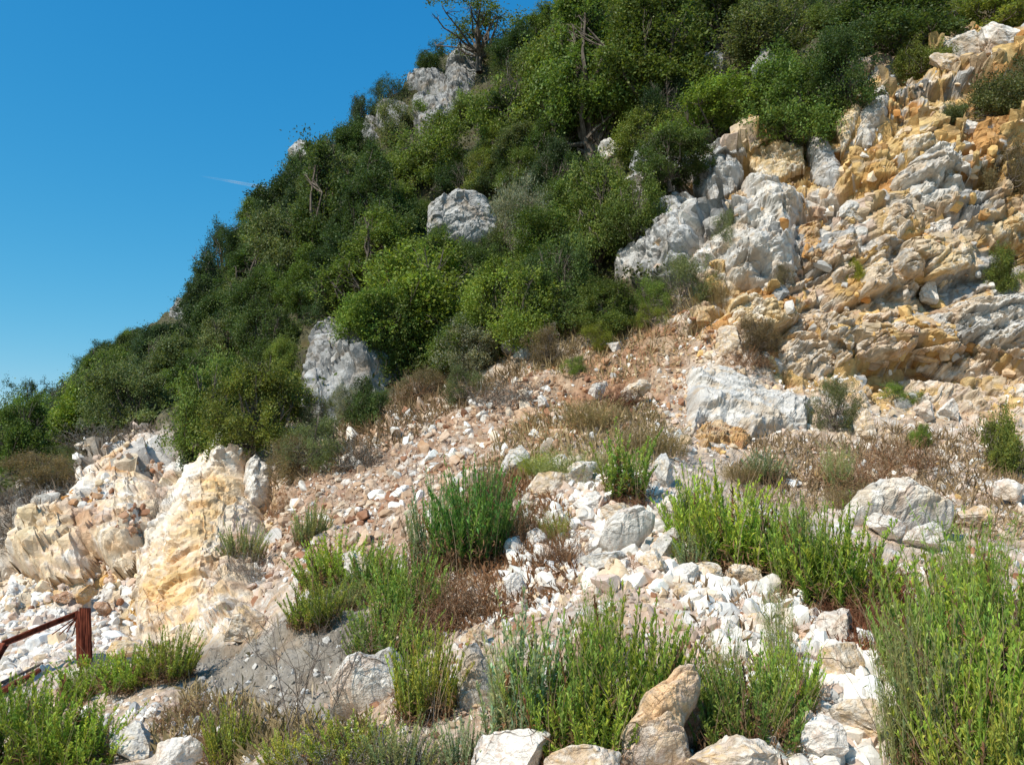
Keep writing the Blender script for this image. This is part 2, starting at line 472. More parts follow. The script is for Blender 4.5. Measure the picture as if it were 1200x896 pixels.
def bedded(Q, k):
    q = Q @ bed.T; q = q.copy(); q[:, 2] *= k
    return q


disp = np.zeros(len(P), np.float32)
crack = np.ones(len(P), np.float32)
cellr = rng.random((len(P), 3)).astype(np.float32) * 0 + .5
rock = np.clip(Z_CLIFF + Z_LEFT, 0, 1)
idx = np.nonzero(rock > .01)[0]
Q = P[idx]; Qw = Q + np.stack([fbm(Q * .8, 3, 41), fbm(Q * .8, 3, 42), fbm(Q * .8, 3, 43)], 1) * .45
isl = (px[idx] < 500)
rocky = np.zeros(len(idx), np.float32); crk = np.ones(len(idx), np.float32); cid = np.zeros((len(idx), 3), np.float32)
for m_, fr_ in ((isl, BED_L), (~isl, BED_R)):
    qq = Q[m_]
    ha, sa, ra = blocks(qq, fr_, 1.2, 2.4, 61, .5, .10, .9)
    hb, sb, rb = blocks(qq, fr_, .40, .95, 161, .5, .12, .7)
    hc, sc, rc = blocks(qq, fr_, .13, .28, 261, .5)
    fa, ga, ra2 = facet(bedded(Qw[m_], 1.4), 1.5, 62, .6, 1.2)
    fd, gd, rd2 = facet(qq, .085, 64, .7, .9)
    rocky[m_] = ha * .82 + hb * .29 + hc * .085 + fa * .30 + fd * .02 + fbm(qq * 2.2, 4, 65) * .08
    crk[m_] = np.minimum(.25 + .75 * sa, np.minimum(.3 + .7 * sb, .5 + .5 * sc)); cid[m_] = np.stack([ra[4], rb[4], rc[4]], 1)
amt = rock[idx]
far = np.clip((dd[idx] - 8) / 8, .45, 1.15)
disp[idx] += rocky * amt * far
crack[idx] = 1 - amt * (1 - crk)
cellr[idx] = cid
# soil, scree, mound
idx = np.nonzero((rock < .95) & (dd < 60))[0]
Q = P[idx]
w = (1 - rock[idx])
rubble = np.clip(1 - Z_FOREST[idx] - Z_GREY[idx] * .9, 0, 1)
fs, gs, rs = facet(Q + fbm(Q * 2, 2, 71)[:, None] * .15, .22, 72, .35, .9)
ft, gt, rt = facet(Q, .085, 73, .6, .8)
fu, gu, ru = facet(Q + fbm(Q * 1, 2, 75)[:, None] * .3, .62, 74, .3, .8)
near = np.clip((dd[idx] - 5) / 9, .12, 1)
disp[idx] += w * (fbm(Q * .55, 5, 70) * .20 + fbm(Q * 4, 4, 79) * .035 + rubble * near * (fs * .07 + ft * .03 + fu * .13) + Z_GREY[idx] * (fbm(Q * 3, 5, 77, .6) * .10 - np.abs(fbm(np.stack([Q[:, 0] * 3 + Q[:, 1] * 1.2, Q[:, 1] * .8, Q[:, 2] * .8], 1), 3, 277)) * .10)
                  + Z_FOREST[idx] * fbm(Q * .5, 4, 78) * .55)
cellr[idx] = cellr[idx] * (1 - w[:, None]) + np.stack([ru[1], rs[2], rt[3]], 1) * w[:, None]
edge = (np.clip(np.minimum(gs * 7, gt * 6 + .35), 0, 1))
crack[idx] *= 1 - w * rubble * (1 - edge) * .8
PD = P + NV * disp[:, None]
GD = PD.reshape(GS + (3,))
print("relief", time.time() - T0)

# ---------------- colours
C = lambda *a: np.array(a, np.float32)
WHITE = C(.82, .77, .695); GREY = C(.50, .485, .46); BUFF = C(.66, .51, .345); OCHRE = C(.68, .45, .185); ORANGE = C(.56, .30, .11)
REDB = C(.33, .17, .10); PINK = C(.63, .485, .385); DGREY = C(.29, .285, .275)


def pick(r, pal):
    cw = np.cumsum([w for _, w in pal]); cw = cw / cw[-1]
    cs = np.array([c for c, _ in pal], np.float32)
    return cs[np.clip(np.searchsorted(cw, r), 0, len(pal) - 1)]


def mixc(a, b, t):
    t = np.clip(np.asarray(t, np.float32), 0, 1)
    return a * (1 - t[:, None]) + b * t[:, None]


n_lo = fbm(P * .35, 4, 90); n_mid = fbm(P * 1.6, 4, 91); n_hi = fbm(P * 7, 3, 92)
SOIL = mixc(np.tile(C(.45, .34, .245), (len(P), 1)), np.tile(C(.56, .46, .36), (len(P), 1)), .5 + n_mid * 1.4)
colr = SOIL.copy()
colr = mixc(colr, pick(cellr[:, 1] * .6 + cellr[:, 2] * .4, [(BUFF, 3), (PINK, 3), (WHITE, 3), (REDB, 1)]), np.clip(.45 + n_hi, 0, 1))
pal_scree = [(C(.46, .29, .19), 4), (C(.55, .39, .28), 3), (WHITE * .9, 2), (REDB, 2)]
colr = mixc(colr, mixc(np.tile(C(.37, .25, .168), (len(P), 1)), pick(cellr[:, 1], pal_scree), .5 + n_hi), Z_SCREE * .9)
colr = mixc(colr, mixc(np.tile(C(.34, .165, .08), (len(P), 1)), np.tile(C(.48, .33, .21), (len(P), 1)), .5 + n_mid * 1.5), Z_REDDIRT * .9)
colr = mixc(colr, np.tile(C(.46, .21, .065), (len(P), 1)), Z_ORANGE * .85)
colr = mixc(colr, mixc(np.tile(C(.34, .23, .15), (len(P), 1)), np.tile(C(.46, .36, .26), (len(P), 1)), .5 + n_hi), Z_DRYR * .8)
mound = mixc(pick(cellr[:, 0] * .3 + cellr[:, 1] * .7, [(WHITE, 4), (PINK, 3), (BUFF, 2), (REDB, .7)]), np.tile(C(.42, .29, .20), (len(P), 1)), .3 + n_mid * 1.6)
colr = mixc(colr, mound, Z_MOUND * .85)
colr = mixc(colr, pick(cellr[:, 1], [(WHITE, 5), (PINK, 2), (BUFF, 1)]), Z_WHITEL * .8)
# cliff on the right
sel = np.clip(cellr[:, 0] * .35 + cellr[:, 1] * .4 + cellr[:, 2] * .25 + n_lo * .5, 0, 1)
sel = np.clip((sel - .5) * 1.7 + .5, 0, .999)
och = np.clip(.5 + n_lo * 1.3 + (px - 940) / 420, .1, .9)
cl_a = pick(sel, [(DGREY, .6), (GREY, 2.2), (WHITE, 2), (PINK, 1.5), (BUFF, 2.5), (OCHRE, 1.5)])
cl_b = pick(sel, [(GREY, 1.1), (BUFF, 2.6), (C(.64, .49, .31), 2.4), (OCHRE, 4.2), (C(.74, .52, .23), 3), (WHITE * .9, 1), (ORANGE, .35)])
cl = mixc(cl_a, cl_b, (och - .5) * 5 + .5)
cl = mixc(cl, np.tile(C(.42, .29, .18), (len(P), 1)), np.clip(n_hi * 1.1 + n_mid * .8, 0, .6))
colr = mixc(colr, cl * .96, Z_CLIFF)
# pale and ochre cut face on the left
topl = np.clip((600 + (px - 100) * -.35 - py) / 60 + .6 + n_mid * 1.5, 0, 1)
lf = pick(np.clip(sel * .9 + n_mid * .25, 0, .999), [(ORANGE, .6), (OCHRE, 1.0), (C(.70, .52, .30), 2.4), (C(.70, .57, .41), 3), (WHITE, 2.6)])
lf = mixc(lf, pick(sel, [(C(.72, .66, .60), 3), (WHITE, 3), (PINK, 2), (C(.62, .46, .30), 1.2)]), topl)
colr = mixc(colr, lf, Z_LEFT)
colr = mixc(colr, mixc(np.tile(C(.235, .205, .165), (len(P), 1)), np.tile(C(.33, .295, .25), (len(P), 1)), .5 + n_mid * 1.5), Z_GREY * .95)
colr = mixc(colr, mixc(np.tile(C(.20, .165, .13), (len(P), 1)), np.tile(C(.36, .31, .26), (len(P), 1)), .5 + n_hi), Z_BANK * .85)
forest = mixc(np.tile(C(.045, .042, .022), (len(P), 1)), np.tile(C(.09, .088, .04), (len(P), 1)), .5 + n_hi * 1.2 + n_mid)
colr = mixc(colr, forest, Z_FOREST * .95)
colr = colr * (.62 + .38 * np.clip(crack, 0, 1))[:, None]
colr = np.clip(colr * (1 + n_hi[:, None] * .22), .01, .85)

# ---------------- mesh with a back slope beyond the skyline and an apron behind the camera
rows, cols_ = GS
back = []; backc = []
top = GD[-1]
for dy, dz in ((2, -.3), (7, -2), (20, -9), (60, -34), (160, -90)):
    b = top.copy(); b[:, 1] += dy; b[:, 2] += dz; b[:, 0] *= 1 + dy * .004
    back.append(b)
ap = []
for dy, z in ((-45, -1.2), (-10, -.5)):
    b = GD[0].copy(); b[:, 1] += dy; b[:, 2] = np.minimum(b[:, 2], .0) + z * .4; b[:, 0] *= 1 - dy * .05
    ap.append(b)
allr = np.concatenate([np.array(ap), GD, np.array(back)], 0)
cg = colr.reshape(GS + (3,))
allc = np.concatenate([np.repeat(cg[:1], 2, 0), cg, np.repeat(cg[-1:], len(back), 0)], 0)
nr = allr.shape[0]
ii = np.arange(nr * cols_).reshape(nr, cols_)
quads = np.stack([ii[:-1, :-1], ii[:-1, 1:], ii[1:, 1:], ii[1:, :-1]], -1).reshape(-1, 4)
rg = rock.reshape(GS); alla = np.concatenate([np.repeat(rg[:1], 2, 0), rg, np.repeat(rg[-1:], len(back), 0)], 0)
hill = obj("hillside", np_mesh("hillside", allr.reshape(-1, 3), quads, M_GROUND, allc.reshape(-1, 3), alpha=alla.ravel()))
structure(hill)

# the low land far below, out to the horizon
gm, gnt, gN, gL = mat_new("valley_scrub")
go = gN.new("ShaderNodeOutputMaterial"); gb_ = gN.new("ShaderNodeBsdfPrincipled"); gb_.inputs["Roughness"].default_value = .95
gn = gN.new("ShaderNodeTexNoise"); gn.inputs["Scale"].default_value = .05; gn.inputs["Detail"].default_value = 10
gg = gN.new("ShaderNodeNewGeometry"); gL.new(gg.outputs["Position"], gn.inputs["Vector"])
gr = gN.new("ShaderNodeValToRGB"); gr.color_ramp.elements[0].color = (.035, .055, .02, 1); gr.color_ramp.elements[1].color = (.16, .14, .07, 1)
gL.new(gn.outputs["Fac"], gr.inputs["Fac"]); gL.new(gr.outputs["Color"], gb_.inputs["Base Color"]); gL.new(gb_.outputs["BSDF"], go.inputs["Surface"])
s = 9000.0
structure(obj("ground", np_mesh("ground", np.array([(-s, -s, -70), (s, -s, -70), (s, s, -70), (-s, s, -70)]), np.array([[0, 1, 2, 3]]), gm)))


def grid_ix(qx, qy):
    fu_ = np.interp(qx, U, np.arange(len(U)))
    v_ = np.interp(qx, U, vs)
    fv = np.where(qy <= 910, NL + (910 - qy) / (910 - v_) * (len(S) - 1), (1300 - qy) / (1300 - 910) * NL)
    return np.clip(np.round(fv), 0, GS[0] - 1).astype(int), np.clip(np.round(fu_), 0, GS[1] - 1).astype(int)


def at(qx, qy):
    """point on the relief under photo pixel, with its depth"""
    a, b = grid_ix(np.float64(qx), np.float64(qy))
    p_ = GD[int(a), int(b)]
    return p_, float((p_ - CAM) @ FW)


print("terrain mesh", time.time() - T0)

# ------------------------------------------------------------------ rocks
_ico = {}


def ico(sub):
    if sub not in _ico:
        bm = bmesh.new(); bmesh.ops.create_icosphere(bm, subdivisions=sub, radius=1)
        V = np.array([v.co[:] for v in bm.verts], np.float32); Fc = np.array([[v.index for v in f.verts] for f in bm.faces], np.int32)
        bm.free(); _ico[sub] = (V, Fc)
    return _ico[sub]


PALS = {
 'crag': ([(GREY * .72, 3), (GREY * .9, 2.5), (DGREY * .8, 1.5), (GREY * .6, 1)], DGREY * .6),
 'mix': ([(GREY * 1.1, 2), (BUFF, 3), (C(.66, .53, .38), 2), (WHITE * .85, 1.5), (OCHRE, .8)], GREY * .7),
 'pale': ([(WHITE * .95, 4), (WHITE * .82, 3), (GREY * 1.15, 1.5), (BUFF, 1.2)], GREY * .85),
 'cream': ([(C(.80, .66, .48), 3), (C(.80, .60, .37), 2), (WHITE * 1.05, 2), (PINK * 1.1, 1.5), (C(.70, .50, .30), 1)], C(.60, .42, .26)),
 'white': ([(WHITE * 1.05, 4), (WHITE * .92, 3), (PINK, 1)], WHITE * .75),
 'buff': ([(WHITE, 2), (BUFF, 3), (PINK, 2), (OCHRE, .6)], BUFF * .7),
 'grey': ([(GREY, 3), (GREY * 1.2, 3), (WHITE * .85, 1.5), (DGREY, 1)], DGREY),
 'dgrey': ([(DGREY, 2), (GREY, 3), (GREY * .8, 2)], DGREY * .7),
 'greyw': ([(GREY * 1.05, 3), (WHITE * .84, 3), (WHITE * .95, 1.2), (BUFF * .9, .8)], GREY * .7),
 'ochre': ([(OCHRE, 2), (C(.72, .56, .33), 3), (C(.74, .62, .44), 2.5), (ORANGE, .4), (WHITE, 1.2)], OCHRE * .8),
 'orange': ([(ORANGE, 1.6), (OCHRE, 2), (C(.50, .31, .17), 2), (BUFF, 2)], REDB),
 'red': ([(REDB, 2), (C(.46, .27, .17), 2.5), (ORANGE * .8, 1), (PINK, 1.5)], REDB * .7),
}


def rock_geo(seed, dims, sub=5, cuts=16, rough=1.0, pal='white', aniso=1.3):
    r = np.random.default_rng(seed)
    V, Fc = ico(sub); Q = V.copy()
    for _ in range(cuts):
        n = r.normal(size=3); n /= np.linalg.norm(n)
        d = r.uniform(.40, .78)
        s_ = Q @ n - d
        Q = Q - np.outer(np.maximum(s_, 0) * .97, n)
    mn, mx = Q.min(0), Q.max(0)
    Q = (Q - (mn + mx) / 2) / ((mx - mn) / 2)
    dims = np.array(dims); sz = float(np.mean(dims))
    Q = (Q * dims).astype(np.float32)
    nd = V / np.maximum(dims / sz, .3); nd /= np.linalg.norm(nd, axis=1, keepdims=True)
    o = r.uniform(-50, 50, 3).astype(np.float32)
    B = Q / sz; Bw = B + o + np.stack([fbm(B * 1.4 + o, 2, 1), fbm(B * 1.4 + o, 2, 2), fbm(B * 1.4 + o, 2, 3)], 1) * .35
    Bb = bedded(Bw, aniso)
    f1, g1, r1 = facet(Bb, .62, seed % 97, .5, .8)
    f2, g2, r2 = facet(Bb, .24, seed % 89 + 7, .6, .9)
    h = f1 * .15 + f2 * .036 + fbm(B * 2.3 + o, 4, 9) * .06
    if sub >= 5:
        f3, g3, r3 = facet(Bb, .085, seed % 83 + 17, .6, .9)
        h = h + f3 * .010
    Q = Q + nd * (h * sz * rough)[:, None]
    cells_, dark = PALS[pal]
    sel_ = np.clip(r1[1] * .4 + r2[2] * .6 + fbm(B * 1.1 + o, 3, 13) * .6, 0, .999)
    sel_ = np.clip((sel_ - .5) * 1.6 + .5, 0, .999)
    base = pick(sel_, cells_)
    nz = fbm(B * 4 + o, 4, 21)
    avg = np.mean([c for c, _ in cells_], 0)
    c_ = mixc(base, np.tile(avg, (len(Q), 1)), np.full(len(Q), .45))
    c_ = mixc(c_, np.tile(dark, (len(Q), 1)), np.clip(nz * 1.5 - .22, 0, .4 if pal == 'white' else .7))
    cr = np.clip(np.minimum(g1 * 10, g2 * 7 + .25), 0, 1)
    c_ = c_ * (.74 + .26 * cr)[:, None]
    return Q, Fc, np.clip(c_, .02, .85)


# (x0,y0,x1,y1, palette, label, extra) boxes in the photograph turned into places on the slope
ROCKS = []


def rock(x0, y0, x1, y1, pal, label, name="rock", thick=.75, sub=5, seed=None, roll=0, back=0.0, rough=1.0, cuts=16, base=.4, group=None, aniso=1.3):
    cx, cy = (x0 + x1) / 2, (y0 + y1) / 2
    _, d = at(cx, cy + base * (y1 - y0))
    d = d + back
    a = (x1 - x0) * d / F / 2; c = (y1 - y0) * d / F / 2
    if roll:   # bounding box of the rolled ellipsoid is about the photo box
        ca, sa = abs(math.cos(R(roll))), abs(math.sin(R(roll)))
        den = max(ca * ca - sa * sa, .25)
        a, c = max((a * ca - c * sa) / den, .35 * a), max((c * ca - a * sa) / den, .3 * c)
    b = thick * (a + c) / 2
    seed = seed if seed is not None else len(ROCKS) * 13 + 5
    Q, Fc, cc = rock_geo(seed, (a, b, c), sub, cuts, rough, pal, aniso)
    loc = ray(np.float64(cx), np.float64(cy), np.float64(d + b * .25))
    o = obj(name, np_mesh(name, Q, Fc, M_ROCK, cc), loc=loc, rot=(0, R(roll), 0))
    tag(o, label, "rock" if name == "rock" else name.replace("_", " "), group)
    ROCKS.append((x0, y0, x1, y1))
    return o


# --- outcrops: bedrock standing out of the slope with the outline seen in the photograph
def outcrop(poly, bulge, pal, label, name="rock_outcrop", aniso=1.4, seed=0, rough=1.0, sharp=.28, cell=.34, white_top=None, lean=0.0, plane=None, spots=()):
    poly = np.array(poly, float)
    if poly[:, 0].mean() > 800 and plane is None: bulge = bulge * .62
    x0, y0 = poly.min(0) - 4; x1, y1 = poly.max(0) + 4
    area = (x1 - x0) * (y1 - y0)
    st = max(.75, min(2.0, math.sqrt(area) / 95))
    gx = np.arange(x0, x1, st); gy = np.arange(y0, y1, st)
    X, Y = np.meshgrid(gx, gy); sh = X.shape; X = X.ravel(); Y = Y.ravel()
    a, b = grid_ix(X, np.maximum(Y, np.interp(X, U, vs) + .5))
    dep = (GD[a, b] - CAM) @ FW
    dep = blur2(dep.reshape(sh), 3).ravel()
    if plane is not None:                       # a boulder standing free: its middle plane leans back from its foot
        cxm, ybase = poly[:, 0].mean(), poly[:, 1].max()
        _, d0 = at(cxm, ybase - plane * (ybase - poly[:, 1].min()))
        dep = d0 + (ybase - Y) * d0 / F * .25
    base = ray(X, Y, dep)
    md = float(np.median(dep)); px_m = md / F
    jx = fbm(base * (1.2 / (px_m * 40)), 4, seed + 3) * 9 + fbm(base * (1 / (px_m * 9)), 3, seed + 4) * 2.5
    jy = fbm(base * (1.2 / (px_m * 40)) + 7, 4, seed + 5) * 9
    Xj, Yj = X + jx * min(.7, math.sqrt(area) / 90), Y + jy * min(.7, math.sqrt(area) / 90)
    ins = inpoly(Xj, Yj, [tuple(p_) for p_ in poly])
    ed = np.full(len(X), 1e9)
    for i in range(len(poly)):
        p_, q_ = poly[i], poly[(i + 1) % len(poly)]; e = q_ - p_
        t = np.clip(((Xj - p_[0]) * e[0] + (Yj - p_[1]) * e[1]) / (e @ e + 1e-9), 0, 1)
        ed = np.minimum(ed, np.hypot(Xj - p_[0] - t * e[0], Yj - p_[1] - t * e[1]))
    ed = ed * px_m
    nv = NRM[a, b].mean(0) * .5 + np.array([0, -1, .15]) * .5; nv /= np.linalg.norm(nv)
    nv = unit_(NRM[a, b] * .35 + nv)
    sz = math.sqrt(area) * px_m
    prof = 1 - np.exp(-ed / (sharp * bulge))
    h = bulge * prof * 1.15 - .22 * bulge - .04
    if plane is not None: prof = np.sqrt(1 - (1 - np.clip(ed / (1.3 * bulge), 0, 1)) ** 2); h = bulge * prof
    Q = base.astype(np.float32)
    Qw = Q + np.stack([fbm(Q / sz * 2, 3, seed + 11), fbm(Q / sz * 2, 3, seed + 12), fbm(Q / sz * 2, 3, seed + 13)], 1) * sz * .12
    Bb = bedded(Qw, aniso)
    fr_ = BED_L if poly[:, 0].mean() < 340 else BED_R
    Tt = cell * sz / (aniso ** .5)
    h1, s1, r1 = blocks(Qw, fr_, Tt, Tt * 1.15 * aniso, seed + 21, .5)
    h2_, s2, r2 = blocks(Qw, fr_, Tt * .36, Tt * .42 * aniso, seed + 221, .5)
    h3, s3, r3 = blocks(Qw, fr_, Tt * .14, Tt * .17 * aniso, seed + 321, .5)
    f1, g1, _ = facet(Bb, cell * sz * 1.1, seed + 22, .6, 1.2)
    f2, g2, _ = facet(Bb, cell * sz * .35, seed + 23, .6, 1.1)
    f3, g3, _ = facet(Bb, cell * sz * .12, seed + 24, .7, 1.2)
    f4, g4, _ = facet(Q, max(.05, cell * sz * .045), seed + 25, .7, 1.2)
    k = np.clip(prof * 1.2, 0, 1)
    h = h + k * rough * sz * (h1 * .135 + h2_ * .058 + h3 * .024 + f1 * .12 + f2 * .032 + f3 * .010 + fbm(Q / sz * 5, 5, seed + 31, .55) * .03) + k * f4 * min(.04, cell * sz * .02)
    h = h + lean * (X - poly[:, 0].mean()) * px_m * k
    V = base + nv * h[:, None]
    cs_, dark = PALS[pal]
    sel_ = np.clip(r1[4] * .3 + r2[4] * .4 + r3[4] * .3 + fbm(Q / sz * 2.2, 4, seed + 41) * .6, 0, .999)
    sel_ = np.clip((sel_ - .5) * 1.7 + .5, 0, .999)
    c_ = pick(sel_, cs_); avg = np.average([c for c, _ in cs_], axis=0, weights=[w for _, w in cs_])
    c_ = mixc(c_, np.tile(avg, (len(Q), 1)), np.full(len(Q), .4))
    nz = fbm(Q / sz * 7, 5, seed + 51, .6)
    c_ = mixc(c_, np.tile(dark, (len(Q), 1)), np.clip(nz * 1.6 - .2, 0, .35 if pal in ('white', 'pale') else .75))
    for (sx, sy, srx, sry, sc__) in spots:
        c_ = mixc(c_, np.tile(sc__, (len(Q), 1)) * (.85 + .3 * sel_[:, None]), np.clip(1.25 - np.hypot((X - sx) / srx, (Y - sy) / sry) + nz * .9, 0, 1) * .85)
    if white_top is not None:
        c_ = mixc(c_, np.tile(WHITE, (len(Q), 1)), np.clip((white_top - Y) / 25 + nz, 0, .9))
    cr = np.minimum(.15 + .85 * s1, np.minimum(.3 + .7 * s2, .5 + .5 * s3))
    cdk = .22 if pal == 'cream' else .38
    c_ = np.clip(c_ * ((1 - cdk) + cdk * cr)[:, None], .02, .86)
    ii_ = np.arange(len(X)).reshape(sh)
    q = np.stack([ii_[1:, :-1], ii_[1:, 1:], ii_[:-1, 1:], ii_[:-1, :-1]], -1).reshape(-1, 4)
    q = q[ins[q].all(1)]
    used = np.unique(q); mp = np.full(len(X), -1); mp[used] = np.arange(len(used))
    # close the back so that it is a solid block set in the slope
    Vf = V[used]; Vb = base[used] - nv[used] * ((bulge * prof[used] * .9 + .012) if plane is not None else (bulge * .6 + .15))[:, None] if plane is not None else base[used] - nv[used] * (bulge * .6 + .15)
    qf = mp[q]; nu_ = len(used)
    e_ = np.concatenate([qf[:, [0, 1]], qf[:, [1, 2]], qf[:, [2, 3]], qf[:, [3, 0]]])
    key = e_[:, 0].astype(np.int64) * nu_ + e_[:, 1]; rk = e_[:, 1].astype(np.int64) * nu_ + e_[:, 0]
    bd = e_[~np.isin(key, rk)]
    side = np.stack([bd[:, 1], bd[:, 0], bd[:, 0] + nu_, bd[:, 1] + nu_], 1)
    org = Vf.mean(0)
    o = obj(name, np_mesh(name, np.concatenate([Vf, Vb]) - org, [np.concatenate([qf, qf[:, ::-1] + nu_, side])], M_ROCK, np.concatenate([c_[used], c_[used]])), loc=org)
    tag(o, label, name.replace("_", " "))
    ROCKS.append((x0, y0, x1, y1))
    return o


def unit_(v): return v / (np.linalg.norm(v, axis=-1, keepdims=True) + 1e-9)


def blur2(m, k):
    for ax in (0, 1):
        n_ = m.shape[ax]
        c = np.cumsum(np.pad(m, [(k + 1, k) if a == ax else (0, 0) for a in (0, 1)], mode='edge'), axis=ax)
        m = (np.take(c, range(2 * k + 1, 2 * k + 1 + n_), ax) - np.take(c, range(0, n_), ax)) / (2 * k + 1)
    return m


OC = outcrop
OC([(867, 209), (893, 199), (924, 212), (945, 225), (934, 263), (933, 300), (936, 338), (905, 348), (862, 336), (822, 302), (820, 282), (838, 268), (872, 250)], 1.0, 'pale', "big pale grey block jutting out at the left end of the ochre cliff", seed=1)
OC([(823, 170), (868, 160), (874, 185), (867, 215), (840, 236), (812, 224), (806, 190)], .7, 'grey', "blue grey block just under the overhanging bushes", seed=2)
OC([(730, 235), (765, 226), (815, 232), (825, 262), (806, 322), (760, 324), (722, 330), (716, 290)], .8, 'grey', "grey streaked outcrop between the dark bush and the cliff", seed=3)
OC([(945, 157), (969, 162), (989, 196), (979, 223), (953, 211)], .45, 'grey', "smooth dark grey wedge standing upright in the ochre cliff", seed=4, rough=.5, sharp=.3)
OC([(1023, 101), (1043, 93), (1040, 133), (1024, 166), (1003, 166), (1009, 130)], .5, 'greyw', "tall grey slab leaning beside the shaded bush edge", seed=5, rough=.5, sharp=.3)
OC([(997, 106), (1010, 106), (1006, 142), (985, 182), (980, 145)], .35, 'ochre', "thin pale yellow slab left of the leaning grey slab", seed=6, rough=.4)
OC([(1054, 196), (1095, 163), (1121, 166), (1142, 193), (1136, 220), (1124, 239), (1099, 246), (1080, 252), (1061, 239), (1040, 219)], .9, 'pale', "large whitish grey outcrop in the middle of the ochre cliff", seed=7)
OC([(1036, 246), (1054, 216), (1073, 237), (1077, 264), (1054, 280), (1030, 277)], .7, 'mix', "rough grey buttress below and left of the large whitish outcrop", seed=8)
OC([(1012, 289), (1035, 274), (1060, 277), (1081, 288), (1085, 330), (1060, 364), (1013, 352), (1003, 320)], .7, 'mix', "pale buff tapering spur at the foot of the whitish outcrop", seed=9)
OC([(1078, 262), (1114, 253), (1120, 275), (1086, 288)], .5, 'white', "small pale block tucked under the whitish outcrop", seed=10)
OC([(1088, 300), (1126, 270), (1142, 290), (1138, 318), (1101, 340), (1084, 325)], .5, 'ochre', "smooth yellow ochre face right of the grey spur", seed=11, rough=.5)
OC([(1160, 265), (1190, 244), (1215, 258), (1212, 295), (1168, 288)], .5, 'ochre', "deep yellow rock face at the right edge of the photo", seed=12, rough=.6)
OC([(1052, 150), (1100, 148), (1108, 170), (1073, 183), (1049, 179)], .45, 'ochre', "deep yellow block right of the leaning grey slab", seed=13, rough=.7)
OC([(1072, 137), (1105, 118), (1116, 133), (1092, 144)], .4, 'ochre', "yellow ledge under the pale rubble of the upper cliff", seed=14, rough=.6)
OC([(875, 165), (905, 158), (938, 162), (945, 195), (915, 205), (880, 196)], .35, 'ochre', "yellowish hollow wall above the big pale block", seed=15, rough=.8)
OC([(975, 255), (1005, 235), (1014, 270), (1010, 325), (975, 338), (960, 300)], .55, 'buff', "buff coloured rib left of the pale buff tapering spur", seed=16)
OC([(937, 262), (960, 255), (966, 300), (950, 335), (938, 320)], .4, 'orange', "rusty brown cleft wall beside the big pale block", seed=17)
OC([(1085, 368), (1130, 350), (1215, 337), (1220, 405), (1160, 412), (1100, 404)], .6, 'greyw', "grey layered beds at the right side of the cliff", seed=18, aniso=4.5, cell=.26)
OC([(1064, 407), (1110, 400), (1215, 410), (1215, 440), (1130, 442), (1072, 432)], .55, 'buff', "yellowish layered beds below the grey layered beds", seed=19, aniso=4, cell=.26)
OC([(916, 372), (950, 360), (1005, 374), (1000, 425), (960, 442), (912, 430)], .7, 'mix', "grey bedded outcrop above the shrub at the cliff's foot", seed=20, aniso=3.2)
OC([(1055, 442), (1140, 446), (1210, 445), (1210, 492), (1130, 482), (1066, 472)], .5, 'buff', "cream ledge at the foot of the layered beds", seed=21, aniso=2.2)
OC([(803, 438), (840, 428), (900, 452), (952, 470), (948, 502), (880, 510), (830, 492), (806, 518)], .6, 'pale', "large flat pale slab lying below the cliff in the middle", "rock_slab", seed=22, rough=.45, sharp=.25)
OC([(812, 502), (835, 489), (885, 509), (872, 526), (820, 532)], .25, 'orange', "rusty broken underside of the large flat pale slab", seed=23)
OC([(850, 350), (880, 340), (910, 352), (935, 385), (900, 392), (855, 378)], .5, 'ochre', "yellow broken ledge above the gully", seed=24, aniso=2)
OC([(1000, 368), (1060, 362), (1085, 395), (1050, 430), (1010, 420)], .5, 'buff', "brownish broken beds right of the grey bedded outcrop", seed=25, aniso=2.6)
OC([(344, 458), (351, 420), (374, 374), (396, 372), (410, 394), (440, 380), (474, 390), (468, 432), (442, 464), (405, 478), (380, 494), (348, 498)], 1.3, 'dgrey', "wide sloping grey outcrop in the wood, partly under the bright central bush", seed=26, lean=.42, rough=.8)
OC([(513, 132), (524, 75), (540, 58), (562, 56), (564, 92), (545, 134)], 1.6, 'crag', "tall grey crag on the skyline under the airy tree", "crag", seed=28)
OC([(476, 92), (500, 82), (524, 80), (527, 112), (500, 118), (478, 110)], 1.3, 'crag', "squat grey crag on the skyline under the round bush", "crag", seed=29)
OC([(438, 152), (445, 122), (465, 117), (484, 125), (482, 157), (455, 168)], 1.4, 'crag', "lower grey crag on the skyline beside the juniper", "crag", seed=30)
OC([(416, 165), (430, 138), (446, 140), (447, 170)], 1.0, 'crag', "small grey crag at the left foot of the lower skyline crag", "crag", seed=31)
OC([(196, 372), (210, 348), (222, 352), (214, 376)], .8, 'crag', "small pale rock face on the far left skyline", "crag", seed=32)
OC([(482, 122), (500, 116), (527, 110), (548, 132), (522, 162), (484, 162)], 1.0, 'crag', "broken grey rock face between the skyline crags", "crag", seed=43)
